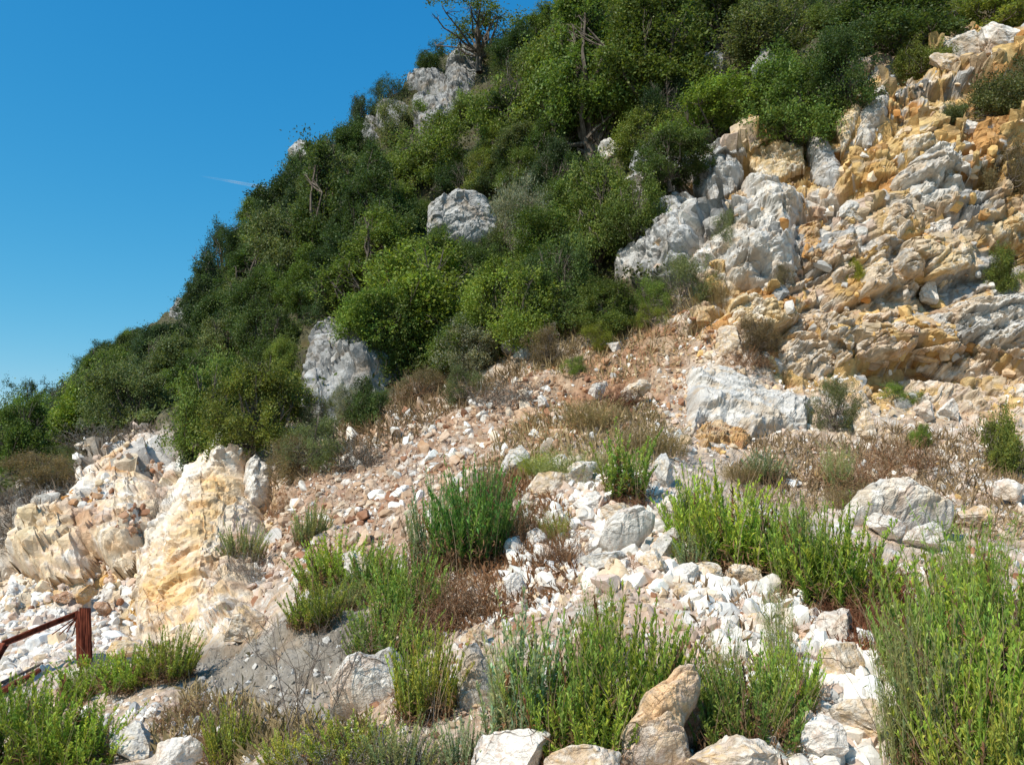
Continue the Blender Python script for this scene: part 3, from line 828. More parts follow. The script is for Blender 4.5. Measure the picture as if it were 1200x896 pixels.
# left ridge
OC([(12, 664), (35, 610), (68, 588), (100, 554), (135, 538), (160, 510), (187, 503), (190, 530), (176, 556), (190, 585), (174, 618), (160, 655), (140, 668), (112, 654), (95, 670), (55, 678)], .6, 'cream', "broad cream and white cut bank at the left with a rusty hollow", seed=38, rough=.58, cell=.27, aniso=1.7, lean=0.0,
   spots=((100, 580, 40, 26, WHITE), (165, 515, 20, 14, WHITE), (146, 562, 20, 14, ORANGE * 1.1), (118, 618, 22, 22, C(.42, .24, .14)), (60, 640, 30, 24, C(.72, .56, .33)), (185, 575, 12, 18, PINK)))
OC([(262, 496), (281, 508), (288, 540), (286, 580), (306, 594), (314, 640), (300, 700), (287, 748), (250, 757), (215, 750), (156, 752), (160, 700), (157, 660), (172, 622), (196, 575), (230, 528)], .5, 'cream', "tall ochre and cream ridge with a white pointed crest at the left", seed=36, rough=.52, cell=.27, aniso=1.7, lean=.03,
   spots=((262, 522, 28, 36, WHITE * 1.05), (225, 566, 34, 34, WHITE * 1.05), (186, 612, 26, 30, WHITE), (258, 588, 26, 30, C(.76, .48, .19)), (236, 640, 24, 34, C(.75, .51, .25)), (212, 700, 44, 40, C(.75, .49, .21)), (295, 650, 18, 40, PINK * 1.1)))
OC([(286, 545), (297, 525), (320, 545), (312, 582), (296, 594), (284, 575)], .5, 'white', "white block right of the ridge's pointed crest", seed=34, rough=.6, lean=.2)
PB = dict(plane=.15, sharp=.5)
OC([(722, 905), (726, 868), (738, 848), (755, 820), (775, 800), (792, 786), (815, 784), (822, 798), (820, 816), (808, 838), (800, 858), (806, 880), (822, 912)], .22, 'buff', "large orange buff boulder at the bottom edge, peaked at its right", "boulder", seed=61, rough=.8, spots=((770, 840, 34, 40, C(.78, .53, .30)), (790, 800, 20, 14, C(.74, .50, .30)), (740, 890, 20, 20, PINK)), **PB)
OC([(798, 868), (802, 840), (816, 818), (828, 822), (830, 846), (818, 872)], .12, 'red', "dark red broken stone against the right side of the large orange buff boulder", "rock", seed=62, **PB)
OC([(386, 815), (392, 790), (412, 776), (440, 772), (462, 764), (472, 772), (474, 826), (440, 842), (388, 838)], .26, 'white', "large white boulder right of the grey earth", "boulder", seed=63, rough=.55, **PB)
OC([(986, 596), (1000, 578), (1028, 569), (1058, 568), (1092, 582), (1116, 598), (1112, 622), (1080, 632), (1030, 626), (992, 620)], .38, 'white', "large cream and white boulder above the tall right plants", "boulder", seed=64, rough=.6, spots=((1085, 600, 26, 18, C(.76, .62, .44)), (1005, 590, 14, 20, C(.72, .58, .42))), **PB)
OC([(502, 266), (508, 246), (522, 236), (545, 227), (572, 234), (584, 252), (586, 290), (560, 298), (520, 296), (503, 286)], 1.0, 'grey', "big pale grey boulder lying in the middle of the wood", "boulder", seed=65, rough=.7, **PB)
OC([(536, 800), (544, 762), (560, 757), (578, 784), (583, 835), (538, 842)], .2, 'greyw', "upright grey white boulder left of the large foreground plant", "boulder", seed=66, rough=.6, **PB)
OC([(702, 640), (706, 616), (724, 604), (752, 600), (770, 608), (768, 622), (745, 640), (722, 650)], .25, 'white', "largest white slab at the centre of the stone mound", "boulder", seed=67, rough=.5, **PB)
print("outcrops", time.time() - T0)

# --- the big outcrops of the right hand cliff
rock(1120, 140, 1160, 165, 'white', "bright white rock above the yellow patch of the cliff", seed=24)
rock(1104, 36, 1150, 78, 'greyw', "whitish boulder, left one of the pile at the cliff's top", seed=27)
rock(1146, 28, 1192, 76, 'white', "whitish boulder, right one of the pile at the cliff's top", seed=28)
rock(1088, 62, 1128, 88, 'buff', "flat pale stone at the lower left of the cliff top pile", seed=29)
rock(1130, 72, 1176, 104, 'greyw', "flat grey stone at the lower right of the cliff top pile", seed=30)
rock(880, 235, 900, 262, 'orange', "rusty orange block on the ledge left of the cliff", seed=32)
rock(980, 232, 1016, 262, 'greyw', "pale angular block beside the grey buttress", seed=34)
rock(904, 330, 925, 358, 'dgrey', "small dark grey rounded rock perched on the cliff's lower ledge", seed=36)
rock(1076, 328, 1100, 358, 'white', "white pointed rock under the yellow ochre face", seed=37)
# layered rock on the right
rock(1074, 468, 1096, 494, 'white', "bluish white angular stone below the yellowish ledge", seed=48)
rock(1098, 466, 1122, 494, 'white', "cream block right of the bluish white angular stone", seed=49)
rock(1000, 478, 1024, 515, 'buff', "pale upright stone right of the shrub at the cliff's foot", seed=50)
rock(836, 380, 872, 420, 'buff', "cream block in the gully left of the grey bedded outcrop", seed=51)
rock(815, 362, 832, 385, 'orange', "orange brown upright block at the gully's top", seed=52)
rock(905, 346, 936, 388, 'buff', "cream ledge stone below the small dark rounded rock", seed=54)
# right foreground boulders
rock(1060, 610, 1106, 646, 'white', "flat whitish stone just below the large cream boulder", seed=56)
rock(1016, 600, 1058, 632, 'white', "white stone at the left foot of the large cream boulder", seed=57)
rock(1165, 560, 1202, 590, 'white', "pale stone at the right edge beside the tall plants", seed=58)
rock(1122, 590, 1160, 616, 'buff', "low buff stone behind the tall feathery plant", seed=59)
# boulders in the wood
rock(586, 384, 618, 420, 'dgrey', "dark grey rock at the wood's lower edge", seed=64)
rock(600, 405, 624, 424, 'greyw', "small white stone under the dark grey rock at the wood's edge", seed=65)
rock(302, 405, 328, 430, 'grey', "small grey rock peeping out of the shrubs on the left slope", seed=66)
rock(700, 160, 735, 190, 'greyw', "rounded pale rock peeping out above the dark green bush", seed=67)
rock(738, 165, 778, 210, 'dgrey', "grey rocks in shade under the overhanging shrubs", "rock_outcrop", .7, 5, 68)
rock(770, 180, 812, 235, 'dgrey', "tall shaded grey rock left of the blue grey block", "rock_outcrop", .7, 5, 69)
rock(337, 160, 368, 196, 'grey', "white rock nose on the skyline above the large oak", "crag", .8, 5, 75)
rock(820, 60, 860, 110, 'crag', "grey rock half hidden in the shrubs above the cliff", "rock_outcrop", .7, 5, 78)
rock(880, 50, 915, 105, 'crag', "second grey rock half hidden in the shrubs above the cliff, right one", "rock_outcrop", .7, 5, 79)
# left ridge
rock(148, 506, 186, 538, 'white', "pinkish white rock on the brow of the left cut bank", seed=85)
rock(16, 558, 38, 574, 'greyw', "lone white stone on the brushy bank at the far left", seed=89)
rock(84, 684, 110, 708, 'orange', "rusty brown block above the rusty beam frame", seed=90)
rock(108, 704, 130, 722, 'red', "dark red stone right of the rusty beam frame's top", seed=91)
rock(58, 692, 88, 708, 'red', "flat reddish stone left of the rusty brown block", seed=92)
rock(125, 750, 172, 772, 'ochre', "flat yellow slab behind the bright plants at lower left", seed=93)
rock(262, 706, 312, 758, 'buff', "buff rock at the top edge of the grey earth", seed=94)
# foreground
rock(545, 730, 570, 765, 'buff', "broken buff rock on top of the upright grey white boulder", seed=97)
rock(552, 852, 646, 915, 'white', "rounded white boulder at the bottom edge in the middle", "boulder", .8, 6, 98, cuts=12, rough=.7)
rock(806, 858, 910, 925, 'buff', "flat pinkish boulder right of the large orange buff boulder", "boulder", .7, 5, 100)
rock(636, 868, 730, 930, 'buff', "low buff rock between the white and the orange bottom boulders", "boulder", .7, 5, 101)
rock(126, 844, 182, 892, 'greyw', "bluish white angular rock at the bottom left", seed=102)
rock(176, 862, 236, 915, 'white', "bright white rock at the bottom edge near the left", seed=103)
rock(114, 866, 142, 888, 'red', "small reddish stone left of the bluish white angular rock", seed=104)
rock(942, 712, 1006, 762, 'white', "white angular rock left of the brown dead herb", seed=105)
rock(955, 752, 1016, 818, 'buff', "pale pinkish block below the white angular rock", seed=106)
rock(990, 795, 1052, 835, 'white', "flat pale rock at the lower right beside the tall grass", seed=107)
rock(970, 815, 1040, 880, 'buff', "cracked pinkish rock at the bottom right", "boulder", .6, 5, 108)
rock(938, 838, 990, 905, 'white', "white cracked rock at the bottom right edge of the mound", "boulder", .6, 5, 109)
rock(866, 738, 900, 765, 'greyw', "blue grey flat rock in the gravel right of the mound's top", seed=110)
rock(870, 715, 902, 742, 'buff', "buff block above the blue grey flat rock", seed=111)
rock(845, 725, 868, 755, 'greyw', "grey stone left of the buff block in the gravel", seed=112)
rock(908, 645, 928, 668, 'white', "small white stone between the two bright plants on the right", seed=113)
rock(848, 660, 892, 690, 'buff', "cream stone at the foot of the bright plant right of the mound", seed=114)
rock(814, 658, 848, 690, 'buff', "pale block right of the white mound stones", seed=115)
rock(1105, 850, 1128, 905, 'white', "white stone glimpsed through the tall plants at the bottom right", seed=116)
# mound top
rock(664, 540, 702, 568, 'white', "cream block at the back of the stone mound", seed=120)
rock(618, 552, 668, 586, 'buff', "buff outcrop at the back left of the stone mound", seed=121)
rock(655, 554, 678, 572, 'white', "small white block on the buff outcrop of the mound", seed=122)
rock(760, 578, 806, 614, 'white', "bright white boulder right of the tall spiky plant", "boulder", .7, 5, 123)
rock(670, 574, 712, 602, 'white', "white slab left of the tall spiky plant", seed=124)
rock(702, 588, 752, 612, 'buff', "cream slab at the centre of the stone mound", seed=125)
rock(760, 618, 800, 656, 'greyw', "bluish grey boulder with a dark shaded side on the mound", seed=127, cuts=12)
rock(676, 638, 738, 674, 'greyw', "long whitish slab at the mound's lower front", seed=128, roll=-14)
rock(708, 652, 734, 676, 'buff', "small rounded buff stone at the mound's front", seed=129)
rock(748, 642, 784, 680, 'buff', "cream angular stone below the bluish grey boulder", seed=130)
rock(782, 658, 820, 688, 'white', "white angular stone at the mound's right front", seed=131)
rock(786, 682, 824, 704, 'buff', "flat cream stone in front of the mound's right end", seed=132)
rock(616, 618, 642, 650, 'white', "white stone among dry grass left of the mound", seed=133)
rock(590, 668, 620, 708, 'white', "white knobbly stone on the mound's lower left", seed=134)
rock(620, 700, 636, 712, 'white', "small flat white stone in the gravel under the mound", seed=135)
rock(585, 522, 622, 558, 'greyw', "pale rock standing behind the green bush in the middle", seed=136)
rock(764, 530, 790, 575, 'greyw', "grey upright rock behind the bright white boulder", seed=137)
rock(728, 444, 764, 472, 'buff', "cream block on the red earth below the yellow green tufts", seed=138)
rock(688, 448, 710, 468, 'white', "white block left of the cream block on the red earth", seed=139)
rock(710, 400, 730, 414, 'white', "small white stone right of the yellow green tuft", seed=140)
rock(726, 452, 742, 470, 'buff', "narrow buff stone touching the cream block on the red earth", seed=141)
rock(630, 462, 642, 478, 'white', "small white stone in the orange earth patch", seed=142)
rock(405, 645, 440, 690, 'white', "white rough rocks above the grey earth", seed=143)
print("rocks", time.time() - T0)

# ------------------------------------------------------------------ loose stones
def stone_geo(seed, sub):
    r = np.random.default_rng(seed)
    V, Fc = ico(sub); Q = V.copy()
    for _ in range(15):
        n = r.normal(size=3); n /= np.linalg.norm(n); d = r.uniform(.34, .66)
        Q = Q - np.outer(np.maximum(Q @ n - d, 0), n)
    Q *= np.array([1, r.uniform(.6, .95), r.uniform(.45, .8)])
    Q /= np.abs(Q).max()
    if sub >= 3:
        Q = Q * (1 + .05 * fbm(Q * 3 + seed, 3, seed))[:, None]
    return Q.astype(np.float32), Fc


PROTO = [np_mesh("stone", *stone_geo(500 + k, 3), M_STONE, np.ones((len(ico(3)[0]), 3), np.float32) * (1 + .12 * fbm(ico(3)[0] * 2 + k, 3, k))[:, None]) for k in range(12)]

cell_area = np.linalg.norm(np.cross(np.gradient(GD, axis=1), np.gradient(GD, axis=0)), axis=2)
infr = ((PX > -20) & (PX < 1220) & (PY > -10) & (PY < 915)).astype(np.float32)


def sample(poly, n, warp=1.0, r=rng):
    """n points on the relief inside a photo region, even per square metre"""
    x = px + (wpx - px) * warp; y = py + (wpy - py) * warp
    m = inpoly(x, y, poly).reshape(GS) * infr * cell_area / (D ** .6)
    m = m.ravel().cumsum(); k = np.searchsorted(m, r.random(n) * m[-1])
    j = r.random((n, 2)) - .5
    a, b = np.unravel_index(np.clip(k, 0, len(m) - 1), GS)
    return GD[a, b] + j[:, :1] * du[a, b] + j[:, 1:] * dv[a, b], NRM[a, b], px[k], py[k], dd[k]


def rand_rot(n, r):
    q = r.normal(size=(n, 4)); q /= np.linalg.norm(q, axis=1, keepdims=True)
    w_, x, y, z = q.T
    return np.stack([np.stack([1 - 2 * (y * y + z * z), 2 * (x * y - z * w_), 2 * (x * z + y * w_)], -1),
                     np.stack([2 * (x * y + z * w_), 1 - 2 * (x * x + z * z), 2 * (y * z - x * w_)], -1),
                     np.stack([2 * (x * z - y * w_), 2 * (y * z + x * w_), 1 - 2 * (x * x + y * y)], -1)], 1)


SCREE = [(300, 640), (330, 560), (400, 520), (480, 455), (570, 435), (650, 450), (700, 520), (610, 560), (520, 620), (440, 650), (350, 690)]
ZONES = [
 # label, group, polygon, individual, small, size range (m), palette
 ("angular white stone on the stone mound in the foreground", "stones on the foreground mound", [(560, 760), (590, 660), (620, 560), (700, 545), (800, 570), (830, 650), (830, 700), (700, 700), (620, 740)], 75, 3000, (.06, .24), [(WHITE, 5), (PINK, 3), (BUFF, 2)]),
 ("loose stone in the gravel run on the right of the mound", "stones in the gravel run", [(800, 690), (930, 680), (1000, 740), (1060, 820), (1060, 905), (900, 905), (830, 780)], 60, 2800, (.05, .21), [(WHITE, 5), (PINK, 3), (GREY, 1)]),
 ("reddish or pale stone lying on the sloping scree", "stones on the scree slope", SCREE, 75, 1900, (.08, .34), [(WHITE * .95, 2.6), (C(.62, .51, .39), 3), (C(.56, .41, .29), 3), (C(.46, .31, .20), 2.5), (REDB, .8)]),
 ("pale stone in the white rubble below the left cut bank", "stones in the left rubble", [(-20, 660), (60, 640), (150, 640), (165, 700), (150, 760), (60, 790), (-20, 820)], 30, 1500, (.10, .28), [(WHITE, 6), (PINK, 2), (BUFF, 1), (REDB, .3)]),
 ("small stone on the red earth below the yellow green tufts", "stones on the red earth", [(560, 440), (690, 400), (800, 370), (860, 400), (800, 480), (700, 520), (620, 510)], 22, 1200, (.08, .22), [(BUFF * .9, 2), (WHITE * .9, .8), (C(.46, .26, .145), 4), (REDB, 2)]),
 ("small whitish stone in the bottom left rubble", "stones at the bottom left", [(110, 840), (180, 820), (260, 800), (300, 900), (100, 905)], 14, 500, (.06, .14), [(WHITE, 5), (PINK, 2), (GREY, 2)]),
 ("broken stone on the debris below the right cliff", "stones at the cliff foot", [(800, 380), (1000, 440), (1210, 480), (1210, 620), (1100, 600), (900, 560), (780, 540), (740, 470)], 22, 2000, (.08, .22), [(BUFF, 4), (WHITE, 4), (PINK, 3), (OCHRE, 1)]),
]
BV, BF = [], []
BC = []
voff = 0
SP = [stone_geo(700 + k, 1) for k in range(10)]
SP2 = [stone_geo(800 + k, 2) for k in range(8)]


def bury(poly, n, smin, smax, pal, warp=1.0, powr=2.5, big=False, sink=.1, flat=None):
    global voff
    pos, nrm, qx, qy, qd = sample(poly, n, warp)
    sz = smin + (smax - smin) * rng.random(n) ** powr
    Rm = rand_rot(n, rng)
    cs = pick(rng.random(n), pal) * rng.uniform(.8, 1.15, (n, 1))
    lib = SP2 if big else SP
    which = rng.integers(0, len(lib), n)
    for k in range(len(lib)):
        ix = np.nonzero(which == k)[0]
        if not len(ix): continue
        V, Fc = lib[k]
        vv = np.einsum('nij,vj->nvi', Rm[ix], V) * sz[ix][:, None, None]
        if flat: vv = np.einsum('nvi,ij->nvj', vv, flat)
        vv = vv + (pos[ix] + nrm[ix] * (sz[ix] * sink)[:, None])[:, None, :]
        BV.append(vv.reshape(-1, 3).astype(np.float32))
        BF.append((Fc[None] + (np.arange(len(ix)) * len(V))[:, None, None] + voff).reshape(-1, 3).astype(np.int32))
        BC.append(np.repeat(cs[ix], len(V), 0).astype(np.float32))
        voff += len(ix) * len(V)


for label, grp, poly, ni, ns, (s0, s1), pal in ZONES:
    pos, nrm, qx, qy, qd = sample(poly, ni)
    szs = (s0 + (s1 - s0) * rng.random(ni) ** 1.5) * .75
    cs = pick(rng.random(ni), pal) * rng.uniform(.9, 1.15, (ni, 1))
    for k in range(ni):
        o = obj("stone", PROTO[k % 12], loc=pos[k] + nrm[k] * szs[k] * .15, rot=tuple(rng.uniform(0, 6.28, 3)), scale=(szs[k],) * 3)
        o.color = (*[float(c) for c in np.clip(cs[k], 0, .8)], 1)
        tag(o, label, "stone", grp)
    bury(poly, ns, s0 * .22, s0 * (1.7 if 'scree' in grp else 1.15), pal, big='scree' in grp or 'left' in grp)
# broken blocks bedded in the cliffs
bury([(830, 330), (880, 165), (960, 130), (1060, 60), (1210, 30), (1210, 490), (1000, 470), (880, 430)], 900, .04, .22,
     [(BUFF, 3), (GREY, 2), (WHITE, 2), (OCHRE, 2.5), (C(.45, .30, .19), 2), (ORANGE, .5)], powr=2.5, big=True, sink=-.3)
bury([(0, 620), (60, 575), (180, 510), (310, 545), (320, 620), (280, 720), (180, 765), (140, 660)], 160, .03, .14,
     [(WHITE, 3), (C(.64, .50, .33), 3), (OCHRE, 2), (ORANGE, .6), (PINK, 2)], powr=2.5, big=True, sink=-.3)
bury([(-20, 660), (120, 530), (190, 500), (190, 520), (60, 600)], 350, .03, .16, [(PINK, 2), (WHITE, 2), (BUFF, 2)])
bury([(215, 800), (270, 745), (330, 740), (410, 690), (430, 740), (395, 900), (230, 900)], 1500, .005, .03, [(C(.36, .325, .28), 4), (C(.30, .27, .22), 4), (PINK * .8, .6)], powr=3.5)
bury([(215, 800), (300, 760), (400, 740), (400, 880), (230, 900)], 140, .012, .05, [(GREY, 3), (WHITE * .8, 2), (PINK * .8, 1)], powr=2.5)
bury([(440, 760), (560, 640), (1210, 640), (1210, 915), (440, 915)], 5200, .012, .075, [(WHITE * .85, 2), (PINK * .8, 3), (BUFF * .8, 2), (REDB, .8)])
bury([(186, 545), (205, 560), (196, 580), (176, 620), (160, 655), (140, 668), (150, 620), (182, 585)], 420, .03, .13, [(REDB, 3), (C(.46, .28, .18), 3), (PINK, 2), (GREY * .8, 1)], big=True)
bury([(95, 600), (130, 590), (146, 600), (140, 650), (100, 650)], 160, .03, .12, [(REDB, 3), (C(.50, .30, .17), 3), (ORANGE, 2)], big=True, sink=.6)
bury([(20, 660), (70, 590), (135, 540), (186, 505), (185, 590), (150, 665)], 260, .03, .15, [(WHITE, 3), (C(.78, .62, .42), 3), (PINK, 2)], big=True, sink=.5)
bury([(262, 500), (315, 550), (300, 690), (285, 745), (165, 745), (172, 625)], 300, .02, .12, [(WHITE, 2), (C(.78, .62, .40), 4), (PINK, 1)], big=True, sink=.5)
bury([(285, 600), (330, 590), (345, 640), (320, 700), (290, 720)], 420, .02, .11, [(C(.55, .42, .30), 3), (PINK, 3), (WHITE, 1.5), (REDB, 1)], big=True)
bury([(570, 700), (600, 650), (630, 570), (700, 550), (790, 580), (830, 650), (825, 700), (700, 690)], 330, .045, .15, [(WHITE, 5), (WHITE * .9, 3), (PINK, 1.5)], big=True, powr=1.6, sink=.15)
bury([(800, 690), (930, 690), (1000, 740), (1060, 820), (1060, 905), (920, 905), (840, 780)], 420, .04, .14, [(WHITE, 5), (WHITE * .9, 3), (PINK, 1.5)], big=True, powr=1.6, sink=.15)
bury(SCREE, 5200, .012, .055, [(C(.56, .45, .34), 3), (C(.48, .35, .25), 3), (WHITE * .85, 1.5), (REDB, 1)])
rb_o = obj("rubble", np_mesh("rubble", np.concatenate(BV), np.concatenate(BF), M_STONE, np.concatenate(BC)))
rb_o["kind"] = "stuff"
tag(rb_o, "pale and reddish broken rubble strewn over the whole slope", "rubble")
print("stones", time.time() - T0)

# ------------------------------------------------------------------ plant geometry
def tube(pts, rad, sides=5):
    pts = np.asarray(pts, float); n = len(pts)
    rad = np.asarray(rad, float) * np.ones(n)
    tg = np.gradient(pts, axis=0); tg /= np.linalg.norm(tg, axis=1, keepdims=True) + 1e-9
    ref = np.array([0.31, .22, .92]) if abs(tg[:, 2]).mean() < .8 else np.array([1, .1, 0])
    e1 = np.cross(tg, ref); e1 /= np.linalg.norm(e1, axis=1, keepdims=True) + 1e-9
    e2 = np.cross(tg, e1)
    a = np.linspace(0, 2 * math.pi, sides, endpoint=False)
    V = pts[:, None] + rad[:, None, None] * (np.cos(a)[None, :, None] * e1[:, None] + np.sin(a)[None, :, None] * e2[:, None])
    i = np.arange(n * sides).reshape(n, sides)
    q = np.stack([i[:-1], np.roll(i[:-1], -1, 1), np.roll(i[1:], -1, 1), i[1:]], -1).reshape(-1, 4)
    return V.reshape(-1, 3), q


class Acc:
    def __init__(s): s.V = []; s.F = []; s.C = []; s.n = 0
    def add(s, V, Fq, c=None):
        s.V.append(V); s.F.append(Fq + s.n); s.n += len(V)
        if c is not None: s.C.append(np.broadcast_to(c, (len(V), 3)))
    def mesh(s, name, mat):
        return np_mesh(name, np.concatenate(s.V), np.concatenate(s.F), mat, np.concatenate(s.C) if s.C else None)


def wobble(p0, p1, n, amp, r):
    t = np.linspace(0, 1, n)[:, None]
    w_ = np.cumsum(r.normal(0, amp / n ** .5, (n, 3)), 0); w_ -= w_[0]
    return p0 * (1 - t) + p1 * t + w_ * np.sin(t * math.pi * .75)


def unit(v): return v / (np.linalg.norm(v, axis=-1, keepdims=True) + 1e-9)


def leaf_cards(pos, nrm_bias, L, Wd, r, up=0.3, c=None):
    """rhombic leaves, slightly folded"""
    n = len(pos)
    ax = unit(r.normal(size=(n, 3)) + nrm_bias * .7)
    side = unit(np.cross(ax, unit(r.normal(size=(n, 3)) + np.array([0, 0, up * 3]))))
    l = L * r.uniform(.6, 1.3, (n, 1)); w_ = Wd * r.uniform(.6, 1.3, (n, 1))
    V = np.stack([pos, pos + ax * l * .45 + side * w_ * .5, pos + ax * l, pos + ax * l * .45 - side * w_ * .5], 1)
    q = np.arange(n * 4).reshape(n, 4)
    return V.reshape(-1, 3), q, (np.repeat(c, 4, 0) if c is not None else None)


def tree_protos(seed, w=2.2, h=4.0, lobes=16, leaves=26000, leaf=.085, openness=0.0, trunk_h=.0, spread=.75, aspect=.6):
    """unit: metres; crown half width w, height h. returns (trunk mesh, crown mesh)"""
    r = np.random.default_rng(seed)
    lc, lr = [], []
    for k in range(lobes):
        a = r.uniform(0, 6.283); t = (k + .5) / lobes
        zz = trunk_h + (h - trunk_h) * (.18 + .72 * t) + r.normal(0, .05 * h)
        prof = (1 - abs(2 * (zz - trunk_h) / (h - trunk_h) - .85) ** 2.2) if trunk_h > 0 else (1 - max(0, zz / h - .25) ** 1.6)
        rr = w * spread * max(prof, .12) * r.uniform(.35, 1.0)
        lc.append((rr * math.cos(a), rr * math.sin(a), zz)); lr.append(w * (.15 + .27 * r.random() ** 1.5) * (1 - .3 * t))
    lc = np.array(lc); lr = np.array(lr)
    wood = Acc()
    base = np.zeros(3); nb = 0
    fork = np.array([r.normal(0, .1), r.normal(0, .1), max(trunk_h * .8, h * .16)])
    rad = .035 * h
    wood.add(*tube(wobble(base - [0, 0, .4], fork, 6, .08, r), np.linspace(rad, rad * .75, 6), 7))
    for k in range(lobes):
        p = wobble(fork * r.uniform(.5, 1), lc[k], 7, .35, r)
        wood.add(*tube(p, np.linspace(rad * .5, rad * .1, 7), 5))
        for _ in range(5):
            d_ = unit(r.normal(size=3) + [0, 0, .4]) * lr[k] * r.uniform(.7, 1.15)
            wood.add(*tube(wobble(p[-2], lc[k] + d_, 5, .15, r), np.linspace(rad * .12, rad * .02, 5), 3))
    # sprays of leaves
    ncl = int(leaves / 64)
    wt = lr ** 2; wt = wt / wt.sum()
    li = r.choice(lobes, ncl, p=wt)
    dirn = unit(r.normal(size=(ncl, 3)) + [0, 0, .25])
    rad_ = (r.uniform(0, 1, ncl) ** (.3 if openness < .3 else .5)) * r.uniform(.75, 1.25, ncl)
    cc = lc[li] + dirn * (lr[li] * rad_)[:, None] * np.array([1, 1, .85])
    sprig = r.random(ncl) < .10
    cc[sprig] += dirn[sprig] * (lr[li][sprig] * r.uniform(.2, .7, sprig.sum()))[:, None]
    cc = cc + np.stack([perlin((cc / w * 1.1 + 3.3 * k_).astype(np.float32), seed + k_) + .4 * perlin((cc / w * 2.9 + 1.3 * k_).astype(np.float32), seed + k_ + 9) for k_ in range(3)], 1) * w * np.array([.75, .75, .6])
    cc[:, 2] = np.maximum(cc[:, 2], .05 + r.uniform(0, .3, ncl))
    bright = r.uniform(.55, 1.3, ncl)
    per = 64
    ci_ = np.repeat(np.arange(ncl), per)
    sp = (.085 + .12 * r.random(ncl)) * (w / 2.2) ** .6
    stretch = unit(dirn + r.normal(0, .6, (ncl, 3)))
    off_ = r.normal(size=(len(ci_), 3)) * sp[ci_][:, None] * .75
    off_ += stretch[ci_] * (r.normal(size=len(ci_)) * sp[ci_] * 1.3)[:, None]
    pos = cc[ci_] + off_
    if openness > 0:
        g = perlin((pos * 1.3).astype(np.float32), seed) + .25 * r.random(len(pos))
        keep = g > (-.25 + openness * .5)
        pos = pos[keep]; ci_ = ci_[keep]
    b = bright[ci_] * r.uniform(.75, 1.25, len(ci_))
    yel = np.clip(r.normal(.0, .14, len(ci_)), -.2, .5)
    cl_ = np.stack([b * (1 + yel), b * (1 + .25 * yel), b * (1 - .5 * yel)], 1)
    acc = Acc()
    V, q, c4 = leaf_cards(pos, dirn[ci_] + [0, 0, .35], leaf, leaf * aspect, r, c=cl_)
    acc.add(V, q, c4)
    return wood.mesh("trunk", M_BARK), acc.mesh("crown", M_LEAF)


TP = {
 'dome': [tree_protos(s_, 2.2, 3.7, 38, 36000, .10) for s_ in (1, 2, 3, 4, 5)],
 'tall': [tree_protos(s_, 1.9, 5.6, 42, 42000, .10, trunk_h=.6, spread=.7) for s_ in (11, 12, 13)],
 'airy': [tree_protos(s_, 2.6, 4.4, 22, 15000, .10, openness=.5, trunk_h=1.3, spread=.85) for s_ in (21,)],
 'low': [tree_protos(s_, 1.3, 1.5, 26, 18000, .07) for s_ in (31, 32, 33)],
 'fine': [tree_protos(s_, 1.3, 1.6, 26, 15000, .085, aspect=.2, spread=.8) for s_ in (41, 42)],
}
TSIZE = {'dome': (4.4, 3.9), 'tall': (3.9, 5.8), 'airy': (5.2, 4.7), 'low': (2.6, 1.65), 'fine': (2.7, 1.75)}
TINT = {
 'oak': (.098, .142, .040), 'green': (.158, .215, .048), 'bright': (.205, .275, .050), 'yellow': (.205, .245, .052), 'olive': (.175, .20, .078),
 'dark': (0.06, 0.095, 0.034), 'far': (0.085, 0.125, 0.055), 'silver': (.26, .275, .175), 'dry': (0.25, 0.19, 0.1), 'lime': (0.26, 0.28, 0.04),
}
print("tree protos", time.time() - T0)
CROWNS = []


def plant_tree(kind, cx, y0, y1, wpx_, tint, label, name="shrub", cat="shrub", group=None, var=None, sink=0.06, d=None):
    """crown spans photo rows y0..y1 with its foot on the slope at (cx,y1)"""
    p_, dep = at(cx, min(y1, 1200))
    if d: dep = d; p_ = ray(np.float64(cx), np.float64(y1), np.float64(d))
    W0, H0 = TSIZE[kind]
    sw = wpx_ * dep / F / W0; sh = (y1 - y0) * dep / F / H0
    k = var if var is not None else int(rng.integers(0, len(TP[kind])))
    tm, cm = TP[kind][k % len(TP[kind])]
    root = empty(name, p_ - np.array([0, 0, sink * (y1 - y0) * dep / F]))
    root.rotation_euler = (0, 0, float(rng.uniform(0, 6.28)))
    root.scale = (sw, sw, sh)
    t_ = obj("trunk", tm, root); c_ = obj("crown", cm, root)
    j = rng.uniform(.86, 1.16); g = rng.uniform(.93, 1.07)
    tc = TINT[tint]
    c_.color = (tc[0] * j * g, tc[1] * j, tc[2] * j, 1)
    tag(root, label, cat, group)
    CROWNS.append((cx, (y0 + y1) / 2, wpx_, y1 - y0))
    return root


# --- trees and shrubs one can point to
A = plant_tree
A('airy', 562, -6, 74, 150, 'green', "open crowned tree on the skyline with sky showing through its branches", "tree", "tree", d=40, var=0)
A('low', 501, 56, 86, 48, 'oak', "round dark bush on the skyline crag, left of the open crowned tree", d=44)
A('fine', 456, 88, 128, 66, 'dark', "dark juniper like bush spreading over the lower skyline crag", d=43)
A('low', 424, 108, 150, 40, 'far', "small bluish green bush at the skyline's step left of the juniper", d=45)
A('tall', 690, -60, 190, 160, 'green', "tall dense tree just right of the open crowned skyline tree", "tree", "tree")
A('dome', 604, 48, 190, 130, 'yellow', "yellow green tree below the open crowned skyline tree", "tree", "tree")
A('tall', 775, -80, 140, 150, 'green', "tall tree at the top middle, right of the dense tall tree", "tree", "tree")
A('dome', 848, -40, 70, 170, 'oak', "dark tree at the top edge above the shrubs over the cliff", "tree", "tree")
